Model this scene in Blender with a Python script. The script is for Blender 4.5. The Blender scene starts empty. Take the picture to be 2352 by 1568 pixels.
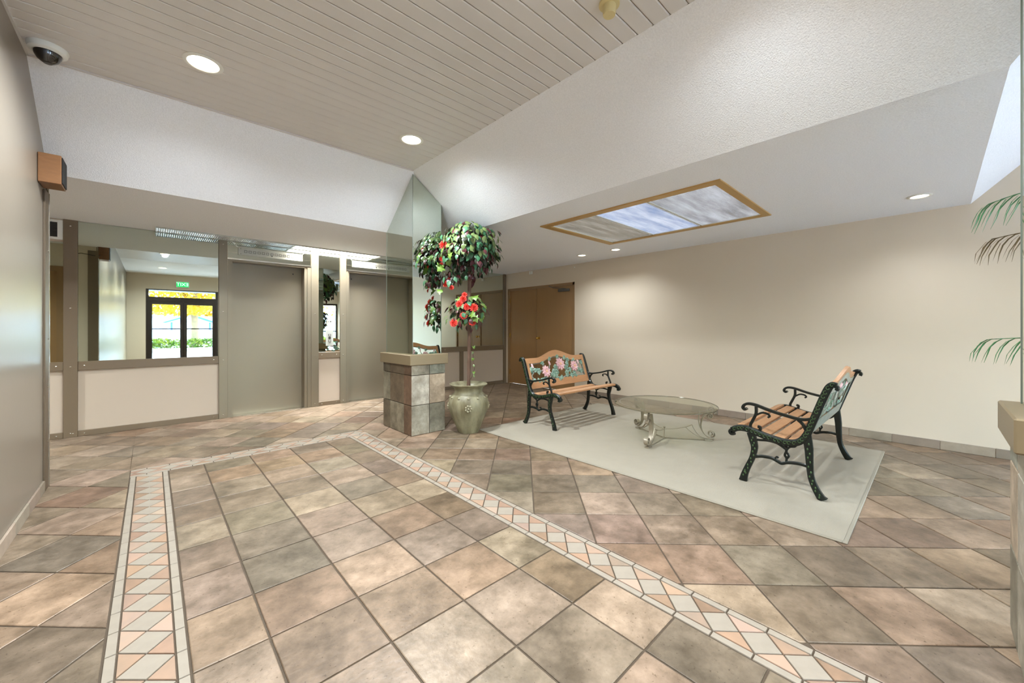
import bpy, bmesh, math, random
from mathutils import Vector, Matrix, noise as mnoise

random.seed(7)
SC = bpy.context.scene
COL = SC.collection
PI = math.pi

# ------------------------------------------------------------------ camera, world, sun, exposure
cam = bpy.data.cameras.new('camera'); CAM = bpy.data.objects.new('camera', cam); COL.objects.link(CAM)
YAW = math.radians(42.68)
CAM.location = (0, 0, 1.2); CAM.rotation_euler = (PI/2, 0, -YAW)
cam.sensor_width = 36; cam.lens = 896.4/2352*36; cam.shift_y = -30.3/2352
cam.clip_start = 0.02; cam.clip_end = 300
SC.camera = CAM
world = bpy.data.worlds.new('world'); SC.world = world; world.use_nodes = True
wn = world.node_tree.nodes; wl = world.node_tree.links
sky = wn.new('ShaderNodeTexSky'); sky.sky_type = 'NISHITA'; sky.sun_disc = False
sky.sun_elevation = math.radians(42); sky.sun_rotation = math.radians(120); sky.air_density = 1.0; sky.dust_density = 1.5
wl.new(sky.outputs[0], wn['Background'].inputs[0]); wn['Background'].inputs[1].default_value = .9
sun = bpy.data.lights.new('sun', 'SUN'); SUN = bpy.data.objects.new('sun', sun); COL.objects.link(SUN)
sun.energy = 2.4; sun.angle = math.radians(0.6); sun.color = (1, .95, .86); SUN.rotation_euler = (math.radians(50), 0, math.radians(-62))
SUN.location = (20, -20, 30)
SC.view_settings.view_transform = 'Standard'; SC.view_settings.look = 'None'
SC.view_settings.exposure = 2.74; SC.view_settings.gamma = 1.0; SC.view_settings.use_curve_mapping = False
SC.cycles.max_bounces = 14; SC.cycles.diffuse_bounces = 12; SC.cycles.glossy_bounces = 8
SC.cycles.transparent_max_bounces = 16; SC.cycles.caustics_reflective = True; SC.cycles.caustics_refractive = False
SC.cycles.sample_clamp_indirect = 6.0
POT_W = 46.0          # one recessed ceiling lamp
STRIP_W = 6.5        # the lit fluorescent strip

# ------------------------------------------------------------------ helpers
def lin(c, k=1.0):
    m = sum(c)/3 if k != 1 else 0; c = tuple((v*.75+m*.25)*k for v in c) if k != 1 else c
    return tuple((v/255/12.92 if v/255 <= .04045 else ((v/255+.055)/1.055)**2.4) for v in c) + (1.0,)

def mat(name, rgb, rough=.5, metal=0.0, bump=0.0, bscale=60, bdist=.004, var=0.0, vscale=3, vrgb=None, spec=.5, objcol=False, stretch=None, coat=0.0):
    m = bpy.data.materials.new(name); m.use_nodes = True
    n = m.node_tree.nodes; l = m.node_tree.links; b = n['Principled BSDF']
    b.inputs['Base Color'].default_value = lin(rgb); b.inputs['Roughness'].default_value = rough
    b.inputs['Metallic'].default_value = metal; b.inputs['Specular IOR Level'].default_value = spec
    b.inputs['Coat Weight'].default_value = coat
    tc = n.new('ShaderNodeTexCoord'); src = tc.outputs['Object']
    if stretch:
        mp = n.new('ShaderNodeMapping'); mp.inputs['Scale'].default_value = stretch; l.new(src, mp.inputs[0]); src = mp.outputs[0]
    basecol = None
    if objcol:
        oi = n.new('ShaderNodeObjectInfo'); basecol = oi.outputs['Color']
        add = n.new('ShaderNodeVectorMath'); add.operation = 'ADD'
        sc = n.new('ShaderNodeMath'); sc.operation = 'MULTIPLY'; sc.inputs[1].default_value = 57.0
        l.new(oi.outputs['Random'], sc.inputs[0]); l.new(src, add.inputs[0]); l.new(sc.outputs[0], add.inputs[1]); src = add.outputs[0]
        l.new(basecol, b.inputs['Base Color'])
    if var > 0 or vrgb:
        ns = n.new('ShaderNodeTexNoise'); ns.inputs['Scale'].default_value = vscale; ns.inputs['Detail'].default_value = 6
        ns.inputs['Roughness'].default_value = .62
        l.new(src, ns.inputs['Vector'])
        rp = n.new('ShaderNodeMapRange'); rp.inputs[1].default_value = .35; rp.inputs[2].default_value = .68
        l.new(ns.outputs[0], rp.inputs[0])
        mx = n.new('ShaderNodeMix'); mx.data_type = 'RGBA'
        ml = n.new('ShaderNodeMath'); ml.operation = 'MULTIPLY'; ml.inputs[1].default_value = var
        l.new(rp.outputs[0], ml.inputs[0]); l.new(ml.outputs[0], mx.inputs[0])
        if basecol: l.new(basecol, mx.inputs[6])
        else: mx.inputs[6].default_value = lin(rgb)
        mx.inputs[7].default_value = lin(vrgb or tuple(v*.7 for v in rgb))
        l.new(mx.outputs[2], b.inputs['Base Color'])
    if bump > 0:
        nb = n.new('ShaderNodeTexNoise'); nb.inputs['Scale'].default_value = bscale; nb.inputs['Detail'].default_value = 3
        l.new(src, nb.inputs['Vector'])
        bp = n.new('ShaderNodeBump'); bp.inputs['Strength'].default_value = bump; bp.inputs['Distance'].default_value = bdist
        l.new(nb.outputs[0], bp.inputs['Height']); l.new(bp.outputs[0], b.inputs['Normal'])
    return m

def emis(name, rgb, strength):
    m = bpy.data.materials.new(name); m.use_nodes = True; n = m.node_tree.nodes
    b = n['Principled BSDF']; b.inputs['Base Color'].default_value = lin(rgb)
    b.inputs['Emission Color'].default_value = lin(rgb); b.inputs['Emission Strength'].default_value = strength
    return m

def glass(name, tint, refl=1.0, rough=0.0):
    m = bpy.data.materials.new(name); m.use_nodes = True; n = m.node_tree.nodes; l = m.node_tree.links
    n.remove(n['Principled BSDF']); out = n['Material Output']
    tr = n.new('ShaderNodeBsdfTransparent'); tr.inputs[0].default_value = lin(tint)
    gl = n.new('ShaderNodeBsdfGlossy'); gl.inputs['Roughness'].default_value = rough
    fr = n.new('ShaderNodeFresnel'); fr.inputs[0].default_value = 1.5
    ml = n.new('ShaderNodeMath'); ml.operation = 'MULTIPLY'; ml.inputs[1].default_value = refl
    mx = n.new('ShaderNodeMixShader'); 
    ge = n.new('ShaderNodeNewGeometry'); fb = n.new('ShaderNodeMath'); fb.operation = 'SUBTRACT'; fb.inputs[0].default_value = 1.0
    l.new(ge.outputs['Backfacing'], fb.inputs[1]); m2 = n.new('ShaderNodeMath'); m2.operation = 'MULTIPLY'
    l.new(fr.outputs[0], ml.inputs[0]); l.new(ml.outputs[0], m2.inputs[0]); l.new(fb.outputs[0], m2.inputs[1]); l.new(m2.outputs[0], mx.inputs[0])
    l.new(tr.outputs[0], mx.inputs[1]); l.new(gl.outputs[0], mx.inputs[2]); l.new(mx.outputs[0], out.inputs[0])
    return m

class MB:
    def __init__(s): s.v = []; s.f = []
    def add(s, vs, fs):
        o = len(s.v); s.v += [tuple(p) for p in vs]; s.f += [tuple(i+o for i in f) for f in fs]; return s
    def box(s, x0, x1, y0, y1, z0, z1, b=0.0):
        if b <= 0:
            vs = [(x, y, z) for z in (z0, z1) for y in (y0, y1) for x in (x0, x1)]
            return s.add(vs, [(0, 2, 3, 1), (4, 5, 7, 6), (0, 1, 5, 4), (2, 6, 7, 3), (0, 4, 6, 2), (1, 3, 7, 5)])
        bm = bmesh.new(); b = min(b, .45*min(x1-x0, y1-y0, z1-z0))
        for x, sx in ((x0, 1), (x1, -1)):
            for y, sy in ((y0, 1), (y1, -1)):
                for z, sz in ((z0, 1), (z1, -1)):
                    bm.verts.new((x, y+sy*b, z+sz*b)); bm.verts.new((x+sx*b, y, z+sz*b)); bm.verts.new((x+sx*b, y+sy*b, z))
        bmesh.ops.convex_hull(bm, input=bm.verts[:]); bmesh.ops.dissolve_limit(bm, angle_limit=.02, verts=bm.verts[:], edges=bm.edges[:])
        bmesh.ops.recalc_face_normals(bm, faces=bm.faces[:])
        bm.verts.index_update(); s.add([v.co[:] for v in bm.verts], [[v.index for v in f.verts] for f in bm.faces]); bm.free(); return s
    def prism(s, poly, z0, z1, axis='z'):
        n = len(poly)
        def P(a, b, c): return (a, b, c) if axis == 'z' else ((a, c, b) if axis == 'y' else (c, a, b))
        vs = [P(a, b, z0) for a, b in poly] + [P(a, b, z1) for a, b in poly]
        return s.add(vs, [tuple(range(n))[::-1], tuple(range(n, 2*n))] + [(i, (i+1) % n, n+(i+1) % n, n+i) for i in range(n)])
    def tube(s, pts, r, n=6, caps=True):
        pts = [Vector(p) for p in pts]; m = len(pts); rs = r if isinstance(r, (list, tuple)) else [r]*m
        up = None; rings = []
        for i, p in enumerate(pts):
            t = (pts[min(i+1, m-1)]-pts[max(i-1, 0)]).normalized()
            if up is None:
                up = t.orthogonal().normalized()
            up = (up - t*up.dot(t)); up = up.normalized() if up.length > 1e-6 else t.orthogonal().normalized()
            w = t.cross(up)
            rings.append([p + (up*math.cos(2*PI*k/n) + w*math.sin(2*PI*k/n))*rs[i] for k in range(n)])
        fs = [(i*n+k, i*n+(k+1) % n, (i+1)*n+(k+1) % n, (i+1)*n+k) for i in range(m-1) for k in range(n)]
        if caps: fs += [tuple(range(n))[::-1], tuple(range((m-1)*n, m*n))]
        return s.add([q for R in rings for q in R], fs)
    def ribbon(s, pts, ht, hw, P):
        """flat bar swept along 2-D pts (a,b); ht half thickness in plane (number or list), hw half width across; P(a,b,c)->3-D"""
        m = len(pts); hts = ht if isinstance(ht, (list, tuple)) else [ht]*m; vs = []
        for i, (a, b) in enumerate(pts):
            p0 = pts[max(i-1, 0)]; p1 = pts[min(i+1, m-1)]; dx, dy = p1[0]-p0[0], p1[1]-p0[1]; L = math.hypot(dx, dy) or 1
            nx, ny = -dy/L, dx/L; t = hts[i]; c = .35
            for (q, w) in ((t, hw*(1-c)), (t*(1-c), hw), (-t*(1-c), hw), (-t, hw*(1-c)), (-t, -hw*(1-c)), (-t*(1-c), -hw), (t*(1-c), -hw), (t, -hw*(1-c))):
                vs.append(P(a+nx*q, b+ny*q, w))
        fs = [(i*8+k, i*8+(k+1) % 8, (i+1)*8+(k+1) % 8, (i+1)*8+k) for i in range(m-1) for k in range(8)]
        fs += [tuple(range(8))[::-1], tuple(range((m-1)*8, m*8))]
        return s.add(vs, fs)
    def lathe(s, prof, n=24, c=(0, 0, 0), fn=None, close=True):
        vs = []
        for (r, z) in prof:
            for k in range(n):
                a = 2*PI*k/n; rr = r*(fn(a, z) if fn else 1); vs.append((c[0]+rr*math.cos(a), c[1]+rr*math.sin(a), c[2]+z))
        m = len(prof)
        fs = [(i*n+k, i*n+(k+1) % n, (i+1)*n+(k+1) % n, (i+1)*n+k) for i in range(m-1) for k in range(n)]
        if close: fs += [tuple(range(n))[::-1], tuple(range((m-1)*n, m*n))]
        return s.add(vs, fs)
    def ball(s, c, r, nu=8, nv=6):
        r = r if isinstance(r, (tuple, list)) else (r, r, r); vs = [(c[0], c[1], c[2]-r[2])]
        for j in range(1, nv):
            t = -PI/2 + PI*j/nv
            vs += [(c[0]+r[0]*math.cos(t)*math.cos(2*PI*k/nu), c[1]+r[1]*math.cos(t)*math.sin(2*PI*k/nu), c[2]+r[2]*math.sin(t)) for k in range(nu)]
        vs.append((c[0], c[1], c[2]+r[2])); L = len(vs)-1
        fs = [(0, 1+(k+1) % nu, 1+k) for k in range(nu)] + [(L, L-nu+k, L-nu+(k+1) % nu) for k in range(nu)]
        fs += [(1+j*nu+k, 1+j*nu+(k+1) % nu, 1+(j+1)*nu+(k+1) % nu, 1+(j+1)*nu+k) for j in range(nv-2) for k in range(nu)]
        return s.add(vs, fs)
    def mesh(s, name, m, smooth=False):
        me = bpy.data.meshes.new(name); me.from_pydata(s.v, [], s.f)
        bm = bmesh.new(); bm.from_mesh(me); bmesh.ops.recalc_face_normals(bm, faces=bm.faces[:]); bm.to_mesh(me); bm.free()
        if m: me.materials.append(m)
        if smooth:
            me.polygons.foreach_set('use_smooth', [True]*len(me.polygons))
            me.set_sharp_from_angle(angle=math.radians(42))
        return me
    def build(s, name, m, parent=None, smooth=False):
        return link(name, s.mesh(name, m, smooth), parent)

def link(name, me, parent=None, loc=None, rot=None):
    o = bpy.data.objects.new(name, me); COL.objects.link(o)
    if parent: o.parent = parent
    if loc: o.location = loc
    if rot: o.rotation_euler = rot
    return o
def B(name, m, parent, *a, **k): return MB().box(*a, **k).build(name, m, parent)
def thing(name, label, cat, loc=(0, 0, 0), rz=0, group=None):
    o = bpy.data.objects.new(name, None); COL.objects.link(o); o.empty_display_size = .1
    o.location = loc; o.rotation_euler = (0, 0, rz); o['label'] = label; o['category'] = cat
    if group: o['group'] = group
    return o
def tag(o, label, cat, group=None):
    o['label'] = label; o['category'] = cat
    if group: o['group'] = group
    return o
def struct(o, label=None, cat=None):
    o['kind'] = 'structure'
    if label: o['label'] = label
    if cat: o['category'] = cat
    return o
def dup(root, loc, rz=None, label=None):
    r = root.copy(); COL.objects.link(r); r.location = loc
    if rz is not None: r.rotation_euler = (0, 0, rz)
    if label: r['label'] = label
    for ch in list(root.children):
        c = ch.copy(); COL.objects.link(c); c.parent = r
        for g in list(ch.children):
            d = g.copy(); COL.objects.link(d); d.parent = c
    return r
def catmull(pts, k=6):
    out = []; n = len(pts)
    for i in range(n-1):
        p0, p1, p2, p3 = pts[max(i-1, 0)], pts[i], pts[i+1], pts[min(i+2, n-1)]
        for j in range(k):
            t = j/k
            out.append(tuple(.5*((2*b)+(-a+c)*t+(2*a-5*b+4*c-d)*t*t+(-a+3*b-3*c+d)*t**3) for a, b, c, d in zip(p0, p1, p2, p3)))
    out.append(tuple(pts[-1])); return out
def text_mesh(name, body, size, m, parent, loc, rot, depth=.004):
    cu = bpy.data.curves.new(name, 'FONT'); cu.body = body; cu.size = size; cu.extrude = depth; cu.align_x = 'CENTER'; cu.align_y = 'CENTER'
    t = bpy.data.objects.new(name, cu); COL.objects.link(t)
    dg = bpy.context.evaluated_depsgraph_get(); me = bpy.data.meshes.new_from_object(t.evaluated_get(dg))
    bpy.data.objects.remove(t); me.materials.clear(); me.materials.append(m)
    return link(name, me, parent, loc, rot)

# ------------------------------------------------------------------ materials
M = {}
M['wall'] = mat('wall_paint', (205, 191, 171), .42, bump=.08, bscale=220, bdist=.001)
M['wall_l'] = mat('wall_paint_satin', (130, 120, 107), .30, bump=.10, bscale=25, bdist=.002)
M['ceil'] = mat('stipple_ceiling', (238, 239, 242), .9, bump=.42, bscale=140, bdist=.009, var=.26, vscale=110, vrgb=(188, 189, 192))
M['smooth_ceil'] = mat('flat_ceiling', (236, 236, 236), .85)
M['plank'] = mat('painted_plank', (214, 210, 206), .45, var=.10, vscale=1.2)
M['plank_edge'] = mat('plank_groove', (176, 167, 157), .8)
M['trim'] = mat('taupe_trim', (112, 96, 76), .42, bump=.05, bscale=300, bdist=.0006)
M['wains'] = mat('wainscot_laminate', (186, 170, 152), .5)
M['steel'] = mat('taupe_metal', (132, 122, 104), .35, metal=.45, bump=.05, bscale=300, bdist=.0006)
M['cap'] = mat('bronze_cap', (126, 110, 84), .4, metal=.2)
M['chrome'] = mat('bright_metal', (215, 210, 200), .22, metal=1)
M['brass'] = mat('brass', (205, 160, 80), .25, metal=1)
M['gold'] = mat('gold_frame', (190, 154, 96), .45, metal=.25)
M['mirror'] = mat('mirror_glass', (206, 214, 204), .012, metal=1)
M['seam'] = mat('mirror_edge', (120, 128, 118), .3, metal=.6)
M['door'] = mat('brown_door', (150, 114, 74), .32, var=.10, vscale=2, stretch=(8, 8, 1), coat=.15)
M['door_frame'] = mat('brown_frame', (140, 108, 72), .45)
M['white'] = mat('white_plastic', (226, 226, 220), .45)
M['panel_w'] = mat('white_metal_panel', (178, 180, 172), .35)
M['dark'] = mat('dark_plastic', (28, 27, 26), .4)
M['grey'] = mat('grey_plastic', (84, 82, 78), .5)
M['grout'] = mat('grout', (80, 67, 53), .9, bump=.5, bscale=160, bdist=.003)
M['tile'] = mat('rustic_floor_tile', (190, 170, 148), .40, objcol=True, spec=.4, bump=.40, bscale=42, bdist=.004)
def rustic(m):
    """cloudy mottling, pale bloom and small dark pits of a rustic glazed tile"""
    n = m.node_tree.nodes; l = m.node_tree.links; b = n['Principled BSDF']
    oi = next(x for x in n if x.type == 'OBJECT_INFO'); vec = next(x for x in n if x.type == 'VECT_MATH').outputs[0]
    col = oi.outputs['Color']
    for sc, det, lo, hi, dark, lite in ((3.6, 7, .36, .66, (.56, .54, .50), (1.12, 1.10, 1.07)), (11, 6, .34, .68, (.66, .63, .57), (1.16, 1.14, 1.10)), (70, 3, .29, .37, (.50, .46, .40), (1, 1, 1))):
        ns = n.new('ShaderNodeTexNoise'); ns.inputs['Scale'].default_value = sc; ns.inputs['Detail'].default_value = det; ns.inputs['Roughness'].default_value = .66
        l.new(vec, ns.inputs['Vector'])
        mr = n.new('ShaderNodeMapRange'); mr.inputs[1].default_value = lo; mr.inputs[2].default_value = hi; l.new(ns.outputs[0], mr.inputs[0])
        cr = n.new('ShaderNodeMix'); cr.data_type = 'RGBA'; cr.inputs[6].default_value = dark+(1,); cr.inputs[7].default_value = lite+(1,); l.new(mr.outputs[0], cr.inputs[0])
        mu = n.new('ShaderNodeMix'); mu.data_type = 'RGBA'; mu.blend_type = 'MULTIPLY'; mu.inputs[0].default_value = 1.0
        l.new(col, mu.inputs[6]); l.new(cr.outputs[2], mu.inputs[7]); col = mu.outputs[2]
    l.new(col, b.inputs['Base Color'])
rustic(M['tile'])
M['bone'] = mat('bone_border_tile', (154, 143, 129), .38, var=.18, vscale=14, bump=.1, bscale=60, bdist=.002)
M['pink'] = mat('pink_border_tile', (208, 172, 146), .42, objcol=True, var=.25, vscale=16, vrgb=(190, 150, 122), bump=.1, bscale=60, bdist=.002)
M['skirt'] = mat('skirting_tile', (164, 150, 134), .45, objcol=True, var=.5, vscale=9, vrgb=(120, 108, 92))
M['rug'] = mat('cream_carpet', (168, 159, 143), .95, bump=.6, bscale=420, bdist=.006, var=.2, vscale=5, vrgb=(146, 140, 124), spec=.1)
M['rug_edge'] = mat('carpet_binding', (150, 142, 126), .9, bump=.3, bscale=300)
M['iron'] = mat('green_black_iron', (15, 19, 17), .36, metal=.3, var=.4, vscale=26, vrgb=(20, 38, 28), coat=.2)
M['iron_relief'] = mat('green_black_relief', (72, 98, 62), .36, metal=.4)
M['oak'] = mat('bench_oak', (190, 142, 100), .42, var=.5, vscale=4, vrgb=(160, 110, 74), stretch=(2.5, 26, 26))
M['petal'] = mat('pink_paint', (226, 178, 186), .5, var=.7, vscale=46, vrgb=(238, 218, 216))
M['petal_core'] = mat('petal_core', (232, 190, 150), .5)
M['gleaf'] = mat('jade_paint', (66, 116, 98), .5, var=.8, vscale=48, vrgb=(186, 206, 190))
M['panel_back'] = mat('panel_back_metal', (140, 152, 142), .35, metal=.45, var=.5, vscale=22, vrgb=(205, 210, 205))
M['iron_t'] = mat('pewter_iron', (150, 140, 122), .38, metal=.35)
M['tglass'] = glass('table_glass', (240, 242, 234), 1.0)
M['tglass_edge'] = mat('glass_rim', (112, 104, 84), .12, metal=.2)
M['pane'] = glass('window_glass', (244, 248, 246), .8)
M['pot'] = mat('sage_ceramic', (142, 137, 110), .45, var=.95, vscale=9, vrgb=(92, 82, 56), stretch=(1, 1, .28), bump=.15, bscale=22)
M['pot_hi'] = mat('sage_ceramic_relief', (146, 140, 114), .45)
M['soil'] = mat('potting_soil', (70, 60, 48), .95)
M['trunk'] = mat('tree_trunk', (96, 70, 54), .8, bump=.6, bscale=30, bdist=.006, stretch=(3, 3, 1), var=.5, vscale=12)
M['leaf_a'] = mat('leaf_green', (80, 98, 50), .42, var=.4, vscale=18, vrgb=(124, 138, 84))
M['leaf_b'] = mat('leaf_dark_green', (54, 100, 66), .38, var=.4, vscale=18, vrgb=(70, 112, 84))
M['leaf_c'] = mat('leaf_burgundy', (72, 22, 26), .42, var=.4, vscale=18, vrgb=(60, 20, 24))
M['leaf_d'] = mat('leaf_lime', (92, 122, 42), .45, var=.3, vscale=18, vrgb=(120, 146, 62))
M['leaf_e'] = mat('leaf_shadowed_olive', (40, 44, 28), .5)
M['flower'] = mat('scarlet_petal', (206, 40, 30), .6, var=.5, vscale=30, vrgb=(226, 88, 66))
M['palm'] = mat('palm_leaf', (52, 112, 66), .45, var=.4, vscale=12, vrgb=(94, 150, 88))
M['palm_brown'] = mat('palm_leaf_brown', (96, 78, 44), .55)
M['speaker_wood'] = mat('walnut_veneer', (132, 90, 54), .45, var=.4, vscale=5, stretch=(3, 3, 14), vrgb=(108, 70, 40))
M['cloth'] = mat('speaker_cloth', (34, 32, 30), .95, bump=.6, bscale=300)
M['lamp_on'] = emis('lamp_lens', (255, 236, 206), 5.0)
M['lamp_dim'] = emis('lamp_lens_low', (255, 240, 220), 2.6)
M['strip_on'] = emis('fluorescent_lens', (255, 247, 232), 4.0)
M['strip_off'] = mat('eggcrate_lens', (196, 204, 214), .3, bump=.5, bscale=90)
M['exit_g'] = emis('exit_green', (20, 190, 95), .30)
M['exit_w'] = emis('exit_letter', (190, 255, 220), .5)
M['black_frame'] = mat('bronze_door_frame', (40, 28, 22), .4, metal=.3)
M['asphalt'] = mat('asphalt', (176, 182, 190), .9, bump=.4, bscale=50, var=.3, vscale=2)
M['concrete'] = mat('concrete', (190, 186, 176), .85, var=.25, vscale=2)
M['fence'] = mat('white_paint', (238, 238, 236), .5)
M['siding'] = mat('white_siding', (225, 228, 236), .6)
M['awning'] = mat('blue_awning', (44, 96, 176), .6)
M['roof'] = mat('grey_roof', (120, 122, 134), .8)
M['bark'] = mat('street_tree_bark', (150, 130, 104), .9, bump=.6, bscale=14, bdist=.02, var=.5, vscale=5)
M['hedge'] = mat('hedge_leaf', (70, 116, 40), .6, var=.7, vscale=3, vrgb=(178, 178, 60))
M['autumn'] = mat('autumn_leaf', (196, 176, 14), .6, var=.8, vscale=1.2, vrgb=(206, 130, 14))

# fixture diffuser: prismatic acrylic, daylight sheen painted as coloured streaks with a faint glow
def prism_mat(name, rgb, rgb2, e):
    m = mat(name, rgb, .16, bump=.9, bscale=70, bdist=.01, var=.8, vscale=2.2, vrgb=rgb2, stretch=(.5, 3.2, 1))
    n = m.node_tree.nodes; l = m.node_tree.links; b = n['Principled BSDF']
    src = b.inputs['Base Color'].links[0].from_socket
    l.new(src, b.inputs['Emission Color']); b.inputs['Emission Strength'].default_value = e
    return m
M['prism_a'] = prism_mat('prismatic_lens_grey', (112, 108, 100), (190, 188, 182), .08)
M['prism_b'] = prism_mat('prismatic_lens_blue_sheen', (120, 140, 178), (208, 216, 232), .15)
M['prism_c'] = prism_mat('prismatic_lens_silver_sheen', (128, 130, 136), (204, 212, 226), .11)

# ------------------------------------------------------------------ measured layout (metres)
XR, YE, XL, YEND, YW = 5.76, 6.45, -.59, 4.57, -4.12     # right wall, lift wall, left wall, left wall's end, entrance wall
ZL, ZH = 2.39, 2.95                                        # low soffit, plank ceiling
FWD = (math.sin(YAW), math.cos(YAW)); RGT = (math.cos(YAW), -math.sin(YAW))
def screen(x, y, z=0.0):
    d = x*FWD[0]+y*FWD[1]; r = x*RGT[0]+y*RGT[1]
    return (None if d < .2 else (1176+896.4*r/d, 753.7-896.4*(z-1.2)/d, d))

# ------------------------------------------------------------------ floor
floor = struct(B('floor', M['grout'], None, -4.0, 5.86, -4.22, 6.72, -.12, -.005), 'diagonal rustic tile lobby floor with a tiled border', 'floor')
PITCH = .3382; GR = .0042
TCOL = [(204, 172, 150), (196, 164, 142), (188, 172, 152), (178, 168, 150), (200, 178, 158), (206, 184, 166), (190, 158, 137), (196, 178, 164), (184, 171, 157), (202, 174, 157), (174, 151, 133), (208, 189, 174), (200, 160, 134)]
def clip(poly, a, b, c):           # keep a*x+b*y<=c
    out = []
    for i in range(len(poly)):
        p, q = poly[i], poly[(i+1) % len(poly)]; dp = a*p[0]+b*p[1]-c; dq = a*q[0]+b*q[1]-c
        if dp <= 0: out.append(p)
        if dp*dq < 0:
            t = dp/(dp-dq); out.append((p[0]+(q[0]-p[0])*t, p[1]+(q[1]-p[1])*t))
    return out
def clip_box(poly, x0, x1, y0, y1):
    for a, b, c in ((1, 0, x1), (-1, 0, -x0), (0, 1, y1), (0, -1, -y0)):
        if len(poly) < 3: return []
        poly = clip(poly, a, b, c)
    return poly
def area(p): return .5*sum(p[i][0]*p[(i+1) % len(p)][1]-p[(i+1) % len(p)][0]*p[i][1] for i in range(len(p)))
def shrink(p, d):
    if area(p) < 0: p = p[::-1]
    out = []; n = len(p)
    for i in range(n):
        a, b, c = Vector(p[i-1]), Vector(p[i]), Vector(p[(i+1) % n])
        e1 = (b-a); e2 = (c-b)
        if e1.length < 1e-5 or e2.length < 1e-5: continue
        e1.normalize(); e2.normalize(); n1 = Vector((-e1.y, e1.x)); n2 = Vector((-e2.y, e2.x))
        k = n1+n2; k = k/max(.25, k.length_squared)*2 if k.length > 1e-4 else n1
        out.append((b.x+k.x*d, b.y+k.y*d))
    return out
def slab(mb, poly, zt=0.0, zb=-.008, ch=.0028):
    if len(poly) < 3 or abs(area(poly)) < 2e-4: return mb
    if area(poly) < 0: poly = poly[::-1]
    n = len(poly); top = shrink(poly, ch)
    if len(top) != n: top = poly
    vs = [(x, y, zb) for x, y in poly]+[(x, y, zt-.0022) for x, y in poly]+[(x, y, zt) for x, y in top]
    fs = [(i, (i+1) % n, n+(i+1) % n, n+i) for i in range(n)]+[(n+i, n+(i+1) % n, 2*n+(i+1) % n, 2*n+i) for i in range(n)]+[tuple(range(2*n, 3*n))]
    return mb.add(vs, fs)
def floor_piece(name, polys, m, col=None, ch=.0028):
    cx = sum(p[0] for q in polys for p in q)/sum(len(q) for q in polys); cy = sum(p[1] for q in polys for p in q)/sum(len(q) for q in polys)
    mb = MB()
    for q in polys: slab(mb, [(x-cx, y-cy) for x, y in q], ch=ch)
    if not mb.f: return None
    o = mb.build(name, m, floor); o.location = (cx, cy, 0)
    if col: o.color = lin(col)
    return o
# border strips: left X -.13...1, right X 1.6..1.82, far Y 4.4..4.6
BX0, BX1, BX2, BX3, BY0, BY1 = -.131, .100, 1.600, 1.818, 4.395, 4.600
tiles = []
def jit(c, mean=(197, 172, 147)): k = random.uniform(.62, .80); return tuple(min(255, (v*.45+w*.55)*k+random.uniform(-2, 2)) for v, w in zip(c, mean))
def tilequad(ox, oy, ang, i, j, ins):
    c, s = math.cos(ang), math.sin(ang); q = []
    for a, b in ((i+ins, j+ins), (i+1-ins, j+ins), (i+1-ins, j+1-ins), (i+ins, j+1-ins)):
        q.append((ox+PITCH*(a*c-b*s), oy+PITCH*(a*s+b*c)))
    return q
ins = GR/PITCH
for i in range(-6, 8):
    for j in range(-20, 12):
        q = clip_box(tilequad(1.013, 2.089, 0, i, j, ins), BX1+.005, BX2-.005, -4.1, BY0-.005)
        if len(q) > 2 and abs(area(q)) > .0012: tiles.append(([q], 0))
for i in range(-26, 26):
    for j in range(-30, 26):
        q = tilequad(2.064, 1.528, math.radians(-44.23), i, j, ins); ps = []
        for bx in ((-3.9, BX0-.005, -4.1, 6.44), (BX3+.005, 5.745, -4.1, 6.44), (BX0-.005, BX3+.005, BY1+.005, 6.44)):
            r = clip_box(q, *bx)
            if len(r) > 2 and abs(area(r)) > .0006: ps.append(r)
        if not ps: continue
        cx = sum(p[0] for p in ps[0])/len(ps[0]); cy = sum(p[1] for p in ps[0])/len(ps[0])
        if cx < -.62 and cy < 4.4: continue
        tiles.append((ps, 1))
def vis(ps):
    best = 0
    for q in ps:
        cx = sum(p[0] for p in q)/len(q); cy = sum(p[1] for p in q)/len(q); s = screen(cx, cy)
        if not s or s[0] < -700 or s[0] > 2700 or s[1] > 2300: continue
        if cx < XL and cy < YEND: continue
        if cx < XL and s[0] < 100: continue
        best = max(best, abs(area(q))*896*896*1.2/s[2]**3)
    return best
tiles.sort(key=lambda t: -vis(t[0]))
rest = MB(); far = []
for n_, (ps, kind) in enumerate(tiles):
    if n_ < 300: floor_piece('floor_tile', ps, M['tile'], jit(random.choice(TCOL)))
    else:
        for q in ps: slab(rest, q)
o = rest.build('distant_floor_tiles', M['tile'], floor); o['kind'] = 'stuff'; o.color = lin((146, 130, 114))
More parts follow.
